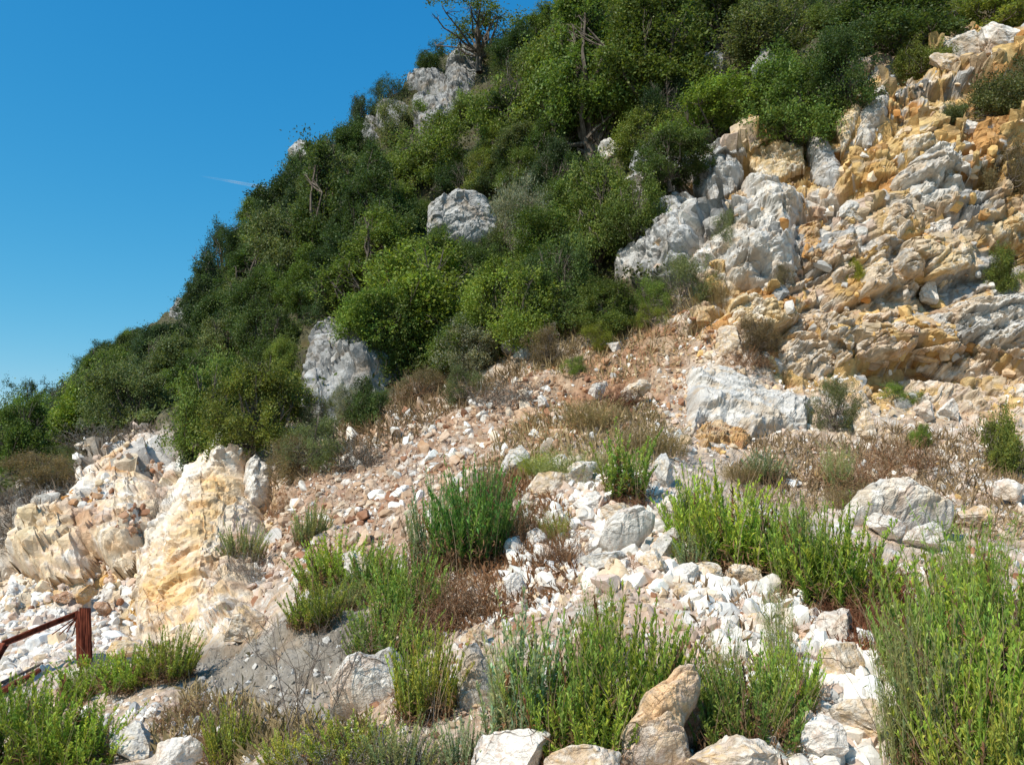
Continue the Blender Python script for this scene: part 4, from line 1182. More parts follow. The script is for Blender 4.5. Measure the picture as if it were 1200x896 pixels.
A('dome', 762, 110, 190, 100, 'yellow', "yellow green bush above the shaded grey rocks", "bush", "bush")
A('dome', 838, 85, 172, 150, 'bright', "wide green bush hanging over the blue grey block", "bush", "bush")
A('dome', 925, 32, 160, 140, 'green', "large round bush overhanging the cliff's left corner", "bush", "bush")
A('dome', 980, 18, 130, 110, 'oak', "dark bush casting deep shade beside the leaning grey slab", "bush", "bush")
A('dome', 905, -20, 78, 150, 'olive', "olive coloured shrub at the top above the cliff")
A('dome', 1060, -50, 60, 170, 'oak', "dark shrub along the top edge right of the overhanging bushes")
A('low', 1085, 30, 80, 60, 'yellow', "small yellow green shrub left of the cliff top boulders")
A('dome', 1168, -40, 32, 130, 'yellow', "yellowish shrub in the photo's top right corner")
A('low', 1168, 84, 145, 100, 'olive', "sparse olive shrub below the cliff top boulders at the right")
A('low', 1130, 100, 140, 50, 'olive', "little olive shrub left of the sparse shrub on the cliff")
A('fine', 1190, 150, 215, 60, 'dry', "brownish brush at the right edge of the upper cliff")
A('dome', 505, 120, 225, 120, 'green', "broad green bush above the pale boulder in the wood", "bush", "bush")
A('tall', 382, 135, 330, 120, 'oak', "tall dark oak standing out on the skyline at the left", "oak_tree", "oak tree", var=0)
A('tall', 340, 210, 340, 80, 'dark', "dark tree on the skyline left of the tall oak", "tree", "tree")
A('tall', 440, 160, 320, 95, 'oak', "dark tree right of the tall oak", "tree", "tree", var=1)
A('airy', 262, 250, 345, 70, 'dark', "thin airy tree sticking out of the skyline below the contrail", "tree", "tree")
A('dome', 500, 256, 402, 195, 'bright', "large bright green bush in the centre of the wood", "bush", "bush", var=0)
A('dome', 600, 285, 410, 135, 'bright', "green bush right of the large bright central bush", "bush", "bush", var=1)
A('dome', 545, 350, 428, 110, 'green', "green bush under the two bright central bushes", "bush", "bush", var=2)
A('dome', 700, 168, 322, 125, 'green', "glossy green bush left of the grey streaked outcrop", "bush", "bush", var=3)
A('fine', 618, 200, 310, 90, 'silver', "greyish olive bush right of the pale boulder in the wood", "bush", "bush")
A('dome', 655, 260, 390, 90, 'oak', "dark bush below the greyish olive bush", "bush", "bush")
A('dome', 715, 318, 390, 90, 'green', "mid green bush below the grey streaked outcrop", "bush", "bush")
A('fine', 800, 290, 365, 76, 'olive', "pale feathery shrub at the foot of the big pale block")
A('fine', 765, 312, 368, 60, 'bright', "soft green shrub left of the pale feathery shrub")
A('low', 560, 378, 432, 85, 'silver', "pale olive shrub at the wood's lower edge, left of the dark grey rock")
A('fine', 640, 370, 425, 70, 'dry', "straw coloured brush right of the dark grey rock")
A('fine', 672, 350, 392, 40, 'dry', "grey brown withered bush above the yellow green tufts")
A('fine', 700, 372, 412, 46, 'lime', "yellow green broom tuft at the wood's lower edge")
A('fine', 762, 356, 386, 40, 'lime', "small lime green tuft right of the yellow green broom tuft")
A('fine', 674, 415, 440, 36, 'bright', "little green tuft on the red earth below the broom")
A('dome', 300, 400, 525, 120, 'yellow', "yellow green shrub above the white pointed crest", "bush", "bush")
A('dome', 224, 385, 535, 110, 'green', "tall green shrub above the left ridge", "bush", "bush")
A('low', 218, 470, 540, 80, 'dark', "dark low shrub in front of the tall green shrub on the left ridge")
A('dome', 160, 420, 510, 110, 'olive', "olive shrub on the left slope above the cut bank", "bush", "bush")
A('dome', 92, 410, 525, 120, 'bright', "light green bush on the left slope near the skyline", "bush", "bush")
A('dome', 20, 455, 560, 90, 'green', "green bush at the left edge of the photo", "bush", "bush")
A('airy', 36, 438, 510, 60, 'dark', "small dark tree on the skyline at the far left", "tree", "tree")
A('fine', 375, 480, 545, 90, 'olive', "pale olive brush below the steep grey outcrop")
A('fine', 340, 500, 560, 70, 'dry', "straw brush right of the ridge's pointed crest")
A('fine', 492, 415, 465, 60, 'dry', "brown withered brush above the scree")
A('fine', 545, 420, 470, 60, 'olive', "olive tuft at the scree's top edge")
A('low', 430, 440, 500, 60, 'oak', "dark shrub below the shaded grey outcrop")
A('fine', 140, 490, 525, 90, 'dry', "dry grey brush along the cut bank's brow")
A('fine', 50, 525, 575, 90, 'dry', "dry grey brush on the bank at the far left")
A('fine', 90, 505, 550, 80, 'olive', "olive brush behind the left cut bank")
A('low', 1180, 465, 550, 70, 'yellow', "round green shrub at the right edge below the layered rock")
A('fine', 978, 430, 502, 60, 'olive', "green shrub growing at the foot of the bedded outcrop")
A('low', 1000, 302, 332, 22, 'lime', "tiny bright shrub growing on the cliff face")
A('low', 1184, 285, 332, 44, 'yellow', "small shrub on the deep yellow face at the right edge")
A('low', 1080, 498, 526, 30, 'bright', "small round cushion plant below the bluish white stone")
A('fine', 1052, 440, 468, 46, 'bright', "grassy tuft on the brown ledge below the layered rock")
A('fine', 888, 370, 420, 60, 'dry', "dry yellow brush in the gully left of the bedded outcrop")
A('fine', 852, 232, 290, 40, 'olive', "olive tuft between the grey outcrop and the big pale block")
A('fine', 912, 318, 345, 26, 'dry', "dry tuft on the ledge of the big pale block")
A('low', 352, 172, 232, 60, 'oak', "dark shrub under the skyline's rock nose")
A('low', 470, 130, 175, 60, 'olive', "olive shrub in front of the lower skyline crag")
A('low', 545, 105, 150, 60, 'yellow', "yellow green shrub at the foot of the tall skyline crag")
A('low', 495, 112, 150, 56, 'green', "green shrub between the two skyline crags")
A('dome', 405, 140, 215, 80, 'oak', "dark bushy crown on the skyline right of the tall oak")
A('tall', 236, 292, 398, 72, 'far', "tall shrubby tree on the far left skyline, right of the small pale rock face", "tree", "tree")
A('dome', 268, 318, 420, 84, 'oak', "dense dark bush below the thin airy skyline tree", "bush", "bush")
A('dome', 312, 338, 432, 92, 'oak', "dark bush left of the wide sloping grey outcrop", "bush", "bush")
A('dome', 196, 372, 436, 84, 'far', "bluish green bush below the small pale rock face on the left skyline", "bush", "bush")
A('dome', 334, 398, 462, 60, 'yellow', "small yellow green bush at the left edge of the wide sloping grey outcrop", "bush", "bush")
A('fine', 368, 448, 506, 62, 'olive', "feathery olive brush growing against the foot of the wide sloping grey outcrop")
A('low', 446, 356, 440, 90, 'green', "green bush hanging over the right part of the wide sloping grey outcrop")
A('fine', 410, 446, 496, 46, 'silver', "silvery brush in front of the wide sloping grey outcrop")
A('low', 620, 175, 225, 66, 'green', "green shrub above the greyish olive bush in the wood")
A('low', 470, 245, 290, 60, 'oak', "dark shrub at the left side of the pale boulder in the wood")
A('low', 585, 268, 310, 46, 'olive', "olive shrub at the right foot of the pale boulder in the wood")
A('low', 528, 192, 232, 70, 'dark', "dark shrub just above the pale boulder in the wood")
A('dome', 448, 322, 418, 120, 'bright', "bright bush spilling over the right half of the wide sloping grey outcrop", "bush", "bush", d=19.3)
A('dome', 748, 190, 296, 84, 'green', "green bush growing against the grey streaked outcrop", "bush", "bush", d=18.6)
A('dome', 785, 140, 214, 100, 'oak', "dark bush drooping over the grey rocks left of the blue grey block", "bush", "bush", d=19.0)
A('low', 520, 264, 306, 64, 'green', "green shrub hiding the left foot of the pale boulder in the wood", d=22.5)
A('low', 566, 276, 312, 60, 'oak', "dark shrub hiding the right foot of the pale boulder in the wood", d=22.5)
print("named trees", time.time() - T0)

# --- the rest of the wood
KEEP = [(x0, y0, x1, y1) for (x0, y0, x1, y1) in ROCKS if y1 < 525]
FILL = [
 # polygon of feet, count, kinds, tints, height range m, label, group
 ([(-30, 560), (-30, 525), (60, 480), (130, 432), (200, 380), (250, 335), (300, 290), (300, 420), (240, 470), (150, 490), (60, 530)], 62, ('dome', 'dome', 'tall', 'low'), ('far', 'far', 'oak', 'green', 'olive'), (2.2, 4.0),
  "green shrub crowding the far left slope below the skyline", "shrubs on the left slope"),
 ([(290, 300), (330, 240), (350, 195), (420, 200), (470, 230), (500, 300), (460, 370), (350, 400), (300, 420)], 46, ('dome', 'tall', 'dome'), ('oak', 'dark', 'green', 'olive'), (2.5, 4.5),
  "dark green shrub in the dense wood around the tall oak", "shrubs around the oak"),
 ([(440, 170), (540, 110), (640, 60), (760, 30), (800, 150), (740, 170), (690, 260), (600, 230), (500, 220)], 50, ('dome', 'dome', 'tall'), ('oak', 'green', 'yellow', 'dark', 'olive'), (2.0, 4.2),
  "green shrub in the wood below the open crowned skyline tree", "shrubs in the upper wood"),
 ([(740, 130), (800, 40), (900, 20), (1050, 20), (1200, -10), (1250, -100), (1000, -140), (760, -100), (700, -40)], 46, ('dome', 'dome', 'low'), ('oak', 'green', 'bright', 'olive', 'dark'), (1.8, 3.4),
  "green shrub on the slope above the ochre cliff", "shrubs above the cliff"),
 ([(600, 330), (680, 250), (720, 290), (730, 350), (700, 385), (620, 395), (520, 420), (470, 430), (430, 430), (420, 330)], 30, ('dome', 'low', 'dome'), ('green', 'bright', 'oak', 'dark'), (1.4, 2.6),
  "leafy shrub filling the gaps around the bright central bushes", "shrubs around the central bushes"),
]
LOWFILL = [([(-20, 540), (60, 490), (130, 440), (240, 345), (300, 290), (350, 200), (480, 130), (640, 60), (760, 20), (900, 0), (1190, -20), (1190, 10), (1050, 60), (960, 110), (870, 150),
              (800, 170), (720, 240), (700, 370), (560, 420), (470, 430), (420, 470), (330, 500), (230, 495), (100, 520)], 95, ('low', 'low', 'dome'), ('oak', 'green', 'olive', 'bright', 'far'), (1.0, 1.9),
  "low leafy shrub filling a gap between the trees of the wooded slope", "low shrubs of the wooded slope")]
FILL += LOWFILL
for poly, n, kinds, tints, (h0, h1), label, grp in FILL:
    got = 0; tries = 0; pts = []
    xs = [p_[0] for p_ in poly]; ys = [p_[1] for p_ in poly]
    while got < n and tries < n * 60:
        tries += 1
        x = rng.uniform(min(xs), max(xs)); y = rng.uniform(min(ys), max(ys))
        if not inpoly(np.array([x]), np.array([y]), poly)[0]: continue
        if y < np.interp(x, SKY[:, 0], SKY[:, 1]) + 2: continue
        _, dp = at(x, y)
        hh = rng.uniform(h0, h1); hp = hh * F / dp; kind = kinds[int(rng.integers(0, len(kinds)))]
        if kind == 'low': hp *= .6
        wp = hp * rng.uniform(.95, 1.35) * (.75 if kind == 'tall' else 1)
        if kind == 'low': wp *= 1.5
        bad = False
        for (a0, b0, a1, b1) in KEEP:
            ins_ = 5 if 'low leafy' in label else 0
            if x + wp * .42 > a0 + ins_ and x - wp * .42 < a1 - ins_ and y > b0 + ins_ and y - hp * .85 < b1 - ins_:
                bad = True; break
        if bad: continue
        if any((x - q[0]) ** 2 + ((y - q[1]) * 1.3) ** 2 < (.27 * wp) ** 2 for q in pts): continue
        pts.append((x, y)); got += 1
        ww = "tree" if kind == "tall" else "shrub"
        plant_tree(kind, x, y - hp, y, wp, tints[int(rng.integers(0, len(tints)))], label.replace("shrub", ww), ww, ww, grp.replace("shrubs", ww + "s"), sink=.12)
    print(grp, got)
# leafy undergrowth of the wood: nobody could count it
ug = Acc(); r = np.random.default_rng(5)
m = (Z_FOREST.reshape(GS) > .6) * cell_area / np.maximum(D, 12) ** 1.2 * ((PX > -200) & (PX < 1350) & (PY > -140))
mm = m.ravel().cumsum(); nu0 = 3600
kk = np.searchsorted(mm, r.random(nu0) * mm[-1]); a_, b_ = np.unravel_index(np.clip(kk, 0, len(mm) - 1), GS)
cen = GD[a_, b_]; per = 26
ce = np.repeat(cen, per, 0) + r.normal(size=(nu0 * per, 3)) * np.array([.22, .22, .13]) + np.array([0, -.08, .12])
bri = np.repeat(r.uniform(.45, 1.2, nu0), per) * r.uniform(.7, 1.3, nu0 * per)
hue = np.repeat(r.uniform(0, 1, nu0), per)[:, None]
cu = bri[:, None] * (np.array([.11, .15, .045]) * (1 - hue) + np.array([.17, .17, .06]) * hue)
V, q4, c4 = leaf_cards(ce, np.tile([0, -.2, .5], (len(ce), 1)), .12, .07, r, c=cu)
ug.add(V, q4, c4)
uo = obj("undergrowth", ug.mesh("undergrowth", M_LEAF)); uo["kind"] = "stuff"; uo.color = (1, 1, 1, 1)
tag(uo, "leafy undergrowth covering the ground of the wooded slope", "undergrowth")

# ------------------------------------------------------------------ herbs
def herb_protos(seed, stalks=120, rad=.46, h=.8, leaf=.080, lw=.0145, per=66, lean=.35, green_from=.22, wisp=0.0):
    """clump of upright leafy stalks: stems, green leaves, dead brown leaves below"""
    r = np.random.default_rng(seed)
    st = Acc(); gl = Acc(); dl = Acc()
    for _ in range(stalks):
        a = r.uniform(0, 6.28); q = rad * math.sqrt(r.random())
        b0 = np.array([q * math.cos(a) * .8, q * math.sin(a) * .8, -.05])
        hh = h * (1 - .45 * (q / rad) ** 2) * r.uniform(.55, 1.12)
        out = np.array([math.cos(a), math.sin(a), 0]) * (q / rad) * lean + r.normal(0, .15, 3) * [1, 1, 0]
        t = np.linspace(0, 1, 7)[:, None]
        pts = b0 + np.array([0, 0, 1.0]) * hh * t + out * hh * t ** 1.6
        st.add(*tube(pts, np.linspace(.0045, .0018, 7) * (h / .8), 3))
        n = int(per * r.uniform(.8, 1.2))
        u = np.sort(r.uniform(green_from * .35, 1.0, n)) ** .85
        lp = np.stack([np.interp(u, t[:, 0], pts[:, k]) for k in range(3)], 1)
        ang = np.arange(n) * 2.4 + r.uniform(0, 6.28) + r.normal(0, .3, n)
        elev = R(1) * (40 + 32 * u + r.normal(0, 16, n))
        dirr = np.stack([np.cos(ang) * np.cos(elev), np.sin(ang) * np.cos(elev), np.sin(elev)], 1)
        side = unit(np.cross(dirr, np.array([0, 0, 1.0])) + r.normal(0, .25, (n, 3)))
        L = leaf * (1.05 - .55 * u ** 2)[:, None] * r.uniform(.7, 1.25, (n, 1)); w_ = lw * r.uniform(.75, 1.25, (n, 1))
        dr = np.array([0, 0, -1.0]) * L * .22
        mid = lp + dirr * L * .5; tip = lp + dirr * L + dr
        V = np.stack([lp - side * w_ * .2, lp + side * w_ * .2, mid + side * w_ * .5, mid - side * w_ * .5, tip + side * w_ * .06, tip - side * w_ * .06], 1)
        i = np.arange(n * 6).reshape(n, 6)
        q4 = np.stack([i[:, [0, 1, 2, 3]], i[:, [3, 2, 4, 5]]], 1).reshape(-1, 4)
        dead = u < (green_from * r.uniform(.7, 1.3) if r.random() > .06 else 1.1)
        tone = r.uniform(.78, 1.22); warm = r.normal(0, .12)
        bb = tone * r.uniform(.75, 1.2, n) * (.72 + .45 * u); ye = np.clip(r.normal(warm, .12, n), -.3, .5)
        cg_ = np.repeat(np.stack([bb * (1 + ye), bb * (1 + .2 * ye), bb * (1 - .4 * ye)], 1), 6, 0)
        for acc, m in ((gl, ~dead), (dl, dead)):
            if m.sum() == 0: continue
            vv = V[m].reshape(-1, 3); k = int(m.sum()); i = np.arange(k * 6).reshape(k, 6)
            if acc is dl:
                vv = vv.copy()
            acc.add(vv, np.stack([i[:, [0, 1, 2, 3]], i[:, [3, 2, 4, 5]]], 1).reshape(-1, 4), cg_[np.repeat(m, 6)])
    # old dry stems standing among the green ones
    for _ in range(int(stalks * .3)):
        a = r.uniform(0, 6.28); q = rad * math.sqrt(r.random())
        b0 = np.array([q * math.cos(a), q * math.sin(a), -.03]); t = np.linspace(0, 1, 6)[:, None]
        out = r.normal(0, .3, 3) * [1, 1, 0] + np.array([math.cos(a), math.sin(a), 0]) * .25 * r.random()
        pp = b0 + np.array([0, 0, 1.0]) * h * r.uniform(.5, 1.15) * t + out * h * t ** 1.8
        V_, q_ = tube(pp, np.linspace(.0028, .001, 6) * (h / .8), 3)
        dl.add(V_, q_, r.uniform(1.2, 2.2) * np.array([.9, 1.15, 1.3]))
    # brown litter at the foot
    n = stalks * 14
    a = r.uniform(0, 6.28, n); q = rad * np.sqrt(r.random(n)) * .95
    pos = np.stack([q * np.cos(a), q * np.sin(a), r.random(n) ** 2 * h * .28], 1)
    V, q4, c4 = leaf_cards(pos, np.tile([0, 0, .3], (n, 1)), .07, .012, r, c=r.uniform(.6, 1.25, (n, 1)) * np.ones(3))
    dl.add(V, q4, c4)
    return st.mesh("stems", M_STEM), gl.mesh("leaves", M_HERB), dl.mesh("dead_leaves", M_DRY)


def grass_protos(seed, n=260, rad=.3, h=.8, w=.004, lean=.45, branch=True):
    """thin wiry stalks"""
    r = np.random.default_rng(seed); acc = Acc()
    for _ in range(n):
        a = r.uniform(0, 6.28); q = rad * math.sqrt(r.random())
        b0 = np.array([q * math.cos(a), q * math.sin(a), -.03]); hh = h * r.uniform(.45, 1.1) * (1 - .3 * q / rad)
        out = np.array([math.cos(a), math.sin(a), 0]) * lean * r.random() + r.normal(0, .14, 3) * [1, 1, 0]
        t = np.linspace(0, 1, 6)[:, None]
        pts = b0 + np.array([0, 0, 1.0]) * hh * (t - .12 * t ** 3) + out * hh * t ** 2
        c = r.uniform(.65, 1.25) * np.array([1 + r.normal(0, .07), 1, 1 - abs(r.normal(0, .1))])
        acc.add(*tube(pts, np.linspace(w * .5, w * .22, 6), 3), c)
        if branch:
            k = int(r.integers(9, 20))
            u = r.uniform(.25, 1, k); lp = np.stack([np.interp(u, t[:, 0], pts[:, j]) for j in range(3)], 1)
            V, q4, c4 = leaf_cards(lp, np.tile([0, 0, 1.2], (k, 1)), .055 * h, .0055 * h + .002, r, c=c * r.uniform(.8, 1.3, (k, 1)))
            acc.add(V, q4, c4)
    return acc.mesh("stalks", M_HERB), acc


def brush_protos(seed, n=220, rad=.4, h=.45):
    """tangle of dry wiry twigs"""
    r = np.random.default_rng(seed); acc = Acc()
    for _ in range(n):
        a = r.uniform(0, 6.28); q = rad * math.sqrt(r.random())
        p = np.array([q * math.cos(a), q * math.sin(a), -.02]); d_ = unit(r.normal(size=3) * [.6, .6, .3] + [0, 0, .9])
        pts = [p]
        for k in range(7):
            d_ = unit(d_ + r.normal(0, .33, 3)); p = p + d_ * h * r.uniform(.10, .2); pts.append(p)
        c = r.uniform(.6, 1.3) * (np.ones(3) if r.random() < .6 else np.array([1.35, 1.7, 2.0]))
        acc.add(*tube(pts, np.linspace(.003, .0012, 8), 3), c)
        k = 16
        u = r.uniform(0, 7, k); pts = np.array(pts)
        lp = np.stack([np.interp(u, np.arange(8), pts[:, j]) for j in range(3)], 1)
        V, q4, c4 = leaf_cards(lp, np.tile([0, 0, .6], (k, 1)), .03, .006, r, c=c * r.uniform(.7, 1.3, (k, 1)))
        acc.add(V, q4, c4)
    me = acc.mesh("twigs", M_DRY)
    return me


HP = {'herb': [herb_protos(s_) for s_ in (51, 52, 53, 54)],
      'spike': [herb_protos(s_, 46, .30, 1.0, .08, .016, 90, .14, .2) for s_ in (61, 62)],
      'silver': [herb_protos(s_, 80, .34, .6, .055, .009, 90, .4, .1) for s_ in (66,)]}
HS = {'herb': (.88, .80), 'spike': (.62, 1.0), 'silver': (.82, .62)}
GP = [grass_protos(s_)[0] for s_ in (71, 72)]
WP = [grass_protos(s_, 150, .28, 1.0, .006, .22)[0] for s_ in (73, 74)]
BP = [brush_protos(s_) for s_ in (81, 82)]
HT = {'bright': (.345, .44, .066), 'green': (.285, .38, .080), 'yellow': (.40, .43, .08), 'silver': (.34, .40, .22), 'olive': (.33, .355, .15), 'deep': (.15, .28, .06)}
print("herb protos", time.time() - T0)


def herb(kind, cx, y0, y1, w, tint, label, var=None, name="leafy_herb", cat="plant", dead=(.22, .125, .07), group=None):
    p_, dep = at(cx, min(y1, 1250))
    W0, H0 = HS[kind]
    sw = 1.08 * w * dep / F / W0; sh = 1.05 * (y1 - y0) * dep / F / H0
    k = var if var is not None else int(rng.integers(0, len(HP[kind])))
    s_, l_, d_ = HP[kind][k % len(HP[kind])]
    root = empty(name, p_); root.rotation_euler = (0, 0, float(rng.uniform(0, 6.28))); root.scale = (sw, sw, sh)
    obj("stems", s_, root); a = obj("leaves", l_, root); b = obj("dead_leaves", d_, root)
    j = rng.uniform(.9, 1.12); a.color = (*[float(v * j) for v in HT[tint]], 1); b.color = (*dead, 1)
    return tag(root, label, cat, group)


def tuft(lib, cx, y0, y1, w, tint, label, name="grass_tuft", cat="grass tuft", w0=.75, h0=.85, group=None):
    p_, dep = at(cx, min(y1, 1250))
    sw = w * dep / F / w0; sh = (y1 - y0) * dep / F / h0
    o = obj(name, lib[int(rng.integers(0, len(lib)))], loc=p_, rot=(0, 0, float(rng.uniform(0, 6.28))), scale=(sw, sw, sh))
    j = rng.uniform(.88, 1.14); o.color = (*[float(v * j) for v in tint], 1)
    return tag(o, label, cat, group)


BROWN = (.26, .135, .07); STRAW = (.36, .27, .14); REDBR = (.21, .085, .045); GREYBR = (.19, .145, .11)
H = herb
# bright green herbs
H('herb', 556, 538, 662, 92, 'deep', "deep green bush in the middle beside the silvery herb", 0)
H('silver', 512, 540, 668, 80, 'silver', "silvery grey herb left of the deep green bush in the middle")
H('silver', 575, 525, 600, 60, 'olive', "pale olive herb behind the deep green bush in the middle")
H('spike', 735, 494, 588, 66, 'green', "tall spiky plant on top of the stone mound", 0)
H('herb', 850, 545, 662, 120, 'bright', "bright green herb right of the mound's bluish grey boulder", 1)
H('herb', 815, 535, 622, 60, 'bright', "smaller bright herb left of the bright one beside the mound", 2)
H('herb', 895, 560, 655, 90, 'bright', "bright herb between the two largest on the right", 3)
H('herb', 985, 582, 705, 120, 'bright', "bright green herb left of the large cream boulder", 2)
H('herb', 945, 575, 690, 80, 'green', "green herb just left of the cream boulder's bright herb", 0)
H('herb', 730, 688, 848, 130, 'bright', "tall bright green herb at the centre of the foreground clump", 3)
H('herb', 655, 705, 872, 110, 'green', "green herb at the left of the foreground clump", 0)
H('herb', 690, 770, 878, 120, 'bright', "short bright herb at the front of the foreground clump", 1)
H('herb', 775, 715, 835, 80, 'bright', "bright herb at the right of the foreground clump", 2)
H('spike', 610, 690, 880, 90, 'silver', "grey green spiky herb at the far left of the foreground clump")
H('herb', 880, 745, 872, 110, 'green', "green herb in the gravel run at the bottom right", 1)
H('herb', 838, 765, 860, 60, 'green', "small green herb left of the gravel run's herb", 2)
H('herb', 925, 745, 838, 70, 'bright', "bright herb on the right of the gravel run", 0)
H('herb', 1100, 660, 842, 110, 'green', "green tall herb left of the tall clump at the right edge", 0)
H('herb', 1160, 640, 812, 140, 'bright', "large bright herb behind the tall clump at the right edge", 1)
H('spike', 1190, 700, 930, 130, 'bright', "bright tall herb at the bottom right corner", 1)
H('herb', 1130, 740, 920, 120, 'bright', "yellowish bright herb at the bottom right, left of the corner herb", 2)
H('spike', 1085, 720, 915, 80, 'olive', "pale olive stalks at the left of the bottom right clump", 0)
H('herb', 1175, 800, 960, 130, 'yellow', "yellow green herb at the very bottom of the right corner", 3)
H('herb', 502, 735, 848, 80, 'yellow', "bright yellowish herb right of the large white boulder", 0)
H('herb', 450, 690, 772, 86, 'green', "green herb above the large white boulder", 1)
H('herb', 478, 640, 730, 80, 'green', "green herb below the silvery herb in the middle", 2)
H('herb', 440, 625, 690, 60, 'green', "little green herb left of the silvery herb's lower neighbours", 3)
H('herb', 392, 612, 680, 86, 'bright', "bright green herb on the slope above the grey earth", 1)
H('herb', 372, 678, 740, 62, 'yellow', "yellowish herb on the upper rim of the grey earth", 2)
H('herb', 410, 670, 710, 50, 'olive', "olive herb right of the rim's yellowish herb", 0)
H('herb', 35, 805, 915, 120, 'bright', "large bright herb in the bottom left corner", 3)
H('herb', 95, 825, 900, 90, 'bright', "bright herb right of the bottom left corner's herb", 1)
H('herb', 12, 800, 870, 70, 'green', "green herb at the left edge above the corner herb", 2)
H('herb', 110, 765, 818, 76, 'bright', "bright herb directly below the rusty beam frame", 0)
H('herb', 155, 768, 815, 66, 'bright', "bright herb right of the one below the rusty beam frame", 1)
H('herb', 198, 742, 802, 60, 'yellow', "yellowish herb at the left rim of the grey earth", 2)
H('herb', 265, 806, 885, 52, 'yellow', "yellowish herb with brown foot on the grey earth", 3, dead=(.2, .12, .08))
H('herb', 410, 838, 905, 96, 'yellow', "yellowish herb at the bottom edge below the large white boulder", 0)
H('herb', 335, 850, 900, 60, 'yellow', "yellowish herb at the bottom edge near the bare twiggy shrub", 1)
H('silver', 470, 842, 930, 96, 'olive', "greyish herb at the bottom edge below the yellowish herb", dead=(.18, .13, .11))
H('silver', 540, 815, 905, 70, 'silver', "grey green herb left of the rounded white bottom boulder")
H('silver', 815, 612, 668, 54, 'silver', "silvery herb beside the bluish grey boulder on the mound")
H('silver', 898, 516, 560, 60, 'silver', "silvery cushion below the large flat pale slab")
H('herb', 365, 590, 640, 40, 'olive', "dusty olive herb on the scree above the grey earth", 3)
H('silver', 290, 615, 670, 60, 'olive', "dusty shrub on the slope right of the ochre ridge")
H('silver', 252, 700, 745, 34, 'silver', "dusty green herb at the foot of the ochre ridge")
# wiry grass and feathery stalks
T = tuft
T(GP, 665, 505, 560, 100, HT['olive'], "olive wiry grass behind the stone mound")
T(GP, 630, 520, 560, 50, HT['yellow'], "short yellowish grass left of the wiry grass behind the mound")
T(GP, 600, 560, 640, 50, HT['olive'], "thin olive grass right of the deep green bush")
T(GP, 648, 580, 632, 40, HT['yellow'], "olive green grass tuft among the mound's dry grass")
T(WP, 1128, 570, 760, 110, HT['green'], "tall feathery green plant in front of the large cream boulder", "feathery_plant", "plant")
T(WP, 1160, 600, 800, 80, HT['green'], "tall feathery plant at the right edge behind the bright herbs", "feathery_plant", "plant")
T(WP, 1060, 690, 905, 70, HT['olive'], "tall thin grey green grass left of the bottom right clump", "feathery_plant", "plant")
T(WP, 915, 660, 800, 46, HT['olive'], "thin tall stalks rising in the gravel run", "feathery_plant", "plant")
T(WP, 940, 560, 690, 40, HT['olive'], "thin stalks between the bright herbs right of the mound", "feathery_plant", "plant")
T(WP, 985, 500, 570, 46, HT['olive'], "thin olive grass below the cliff foot's shrub", "feathery_plant", "plant")
T(WP, 700, 660, 780, 60, HT['green'], "thin seed stalks above the foreground clump", "feathery_plant", "plant")
T(WP, 595, 715, 860, 60, HT['silver'], "grey feathery stalks left of the foreground clump", "feathery_plant", "plant")
T(WP, 855, 700, 850, 50, HT['olive'], "pale thin stalks left of the gravel run's green herb", "feathery_plant", "plant")
T(GP, 870, 525, 562, 50, STRAW, "dry straw tuft below the large flat pale slab")
T(GP, 770, 480, 530, 90, STRAW, "dry straw grass left of the large flat pale slab")
T(GP, 690, 440, 500, 70, STRAW, "straw grass on the red earth")
T(GP, 840, 310, 352, 30, STRAW, "straw tuft below the big pale block")
T(GP, 1000, 540, 590, 70, STRAW, "straw grass left of the large cream boulder")
T(GP, 1140, 620, 700, 60, STRAW, "straw grass behind the tall feathery plant")
T(GP, 335, 870, 915, 90, STRAW, "straw grass at the bottom edge near the grey earth")
T(GP, 150, 880, 920, 60, STRAW, "straw grass at the bottom left edge")
# brown dead brush
B = lambda *a, **k: tuft(BP, *a, name="dry_brush", cat="dry brush", w0=.95, h0=.52, **k)
B(540, 645, 725, 110, BROWN, "reddish brown dry brush below the deep green bush")
B(505, 690, 745, 70, REDBR, "red brown withered brush left of the dry brush in the middle")
B(655, 600, 662, 70, BROWN, "brown dry grass left of the mound's white slabs")
B(620, 560, 640, 60, BROWN, "brown brush right of the deep green bush")
B(1022, 690, 770, 80, REDBR, "rust brown dead herb right of the gravel run")
B(985, 690, 730, 80, REDBR, "dark brown dead leaves under the cream boulder's bright herb")
B(835, 640, 668, 60, REDBR, "dark brown dead foot of the bright herb beside the mound")
B(735, 572, 598, 60, REDBR, "red brown litter under the tall spiky plant")
B(880, 400, 430, 60, BROWN, "brown brush in the gully")
B(490, 428, 462, 60, BROWN, "brown brush at the scree's top left")
B(600, 435, 468, 110, GREYBR, "grey brown brush at the scree's top")
B(720, 440, 470, 60, REDBR, "dark red litter under the broom tufts")
B(290, 640, 690, 60, GREYBR, "grey brown brush right of the ochre ridge")
B(185, 540, 600, 50, GREYBR, "grey twigs in the notch of the left ridge")
B(205, 605, 650, 30, GREYBR, "grey twigs hanging beside the ochre wall")
B(60, 545, 585, 110, GREYBR, "grey brush covering the left bank's brow")
B(10, 585, 630, 70, GREYBR, "grey brush at the left edge above the white rubble")
B(130, 498, 535, 100, GREYBR, "grey brush above the pinkish white rock")
B(215, 800, 835, 90, BROWN, "pale brown litter on the grey earth's left rim")
B(240, 820, 870, 60, BROWN, "brown litter left of the grey earth's yellowish herb")
B(480, 850, 910, 90, GREYBR, "grey brown brush at the bottom edge left of the white boulder")
B(400, 865, 920, 130, GREYBR, "pale tangled brush at the bottom edge below the twiggy shrub")
B(1000, 520, 570, 120, BROWN, "brown brush on the slope above the large cream boulder")
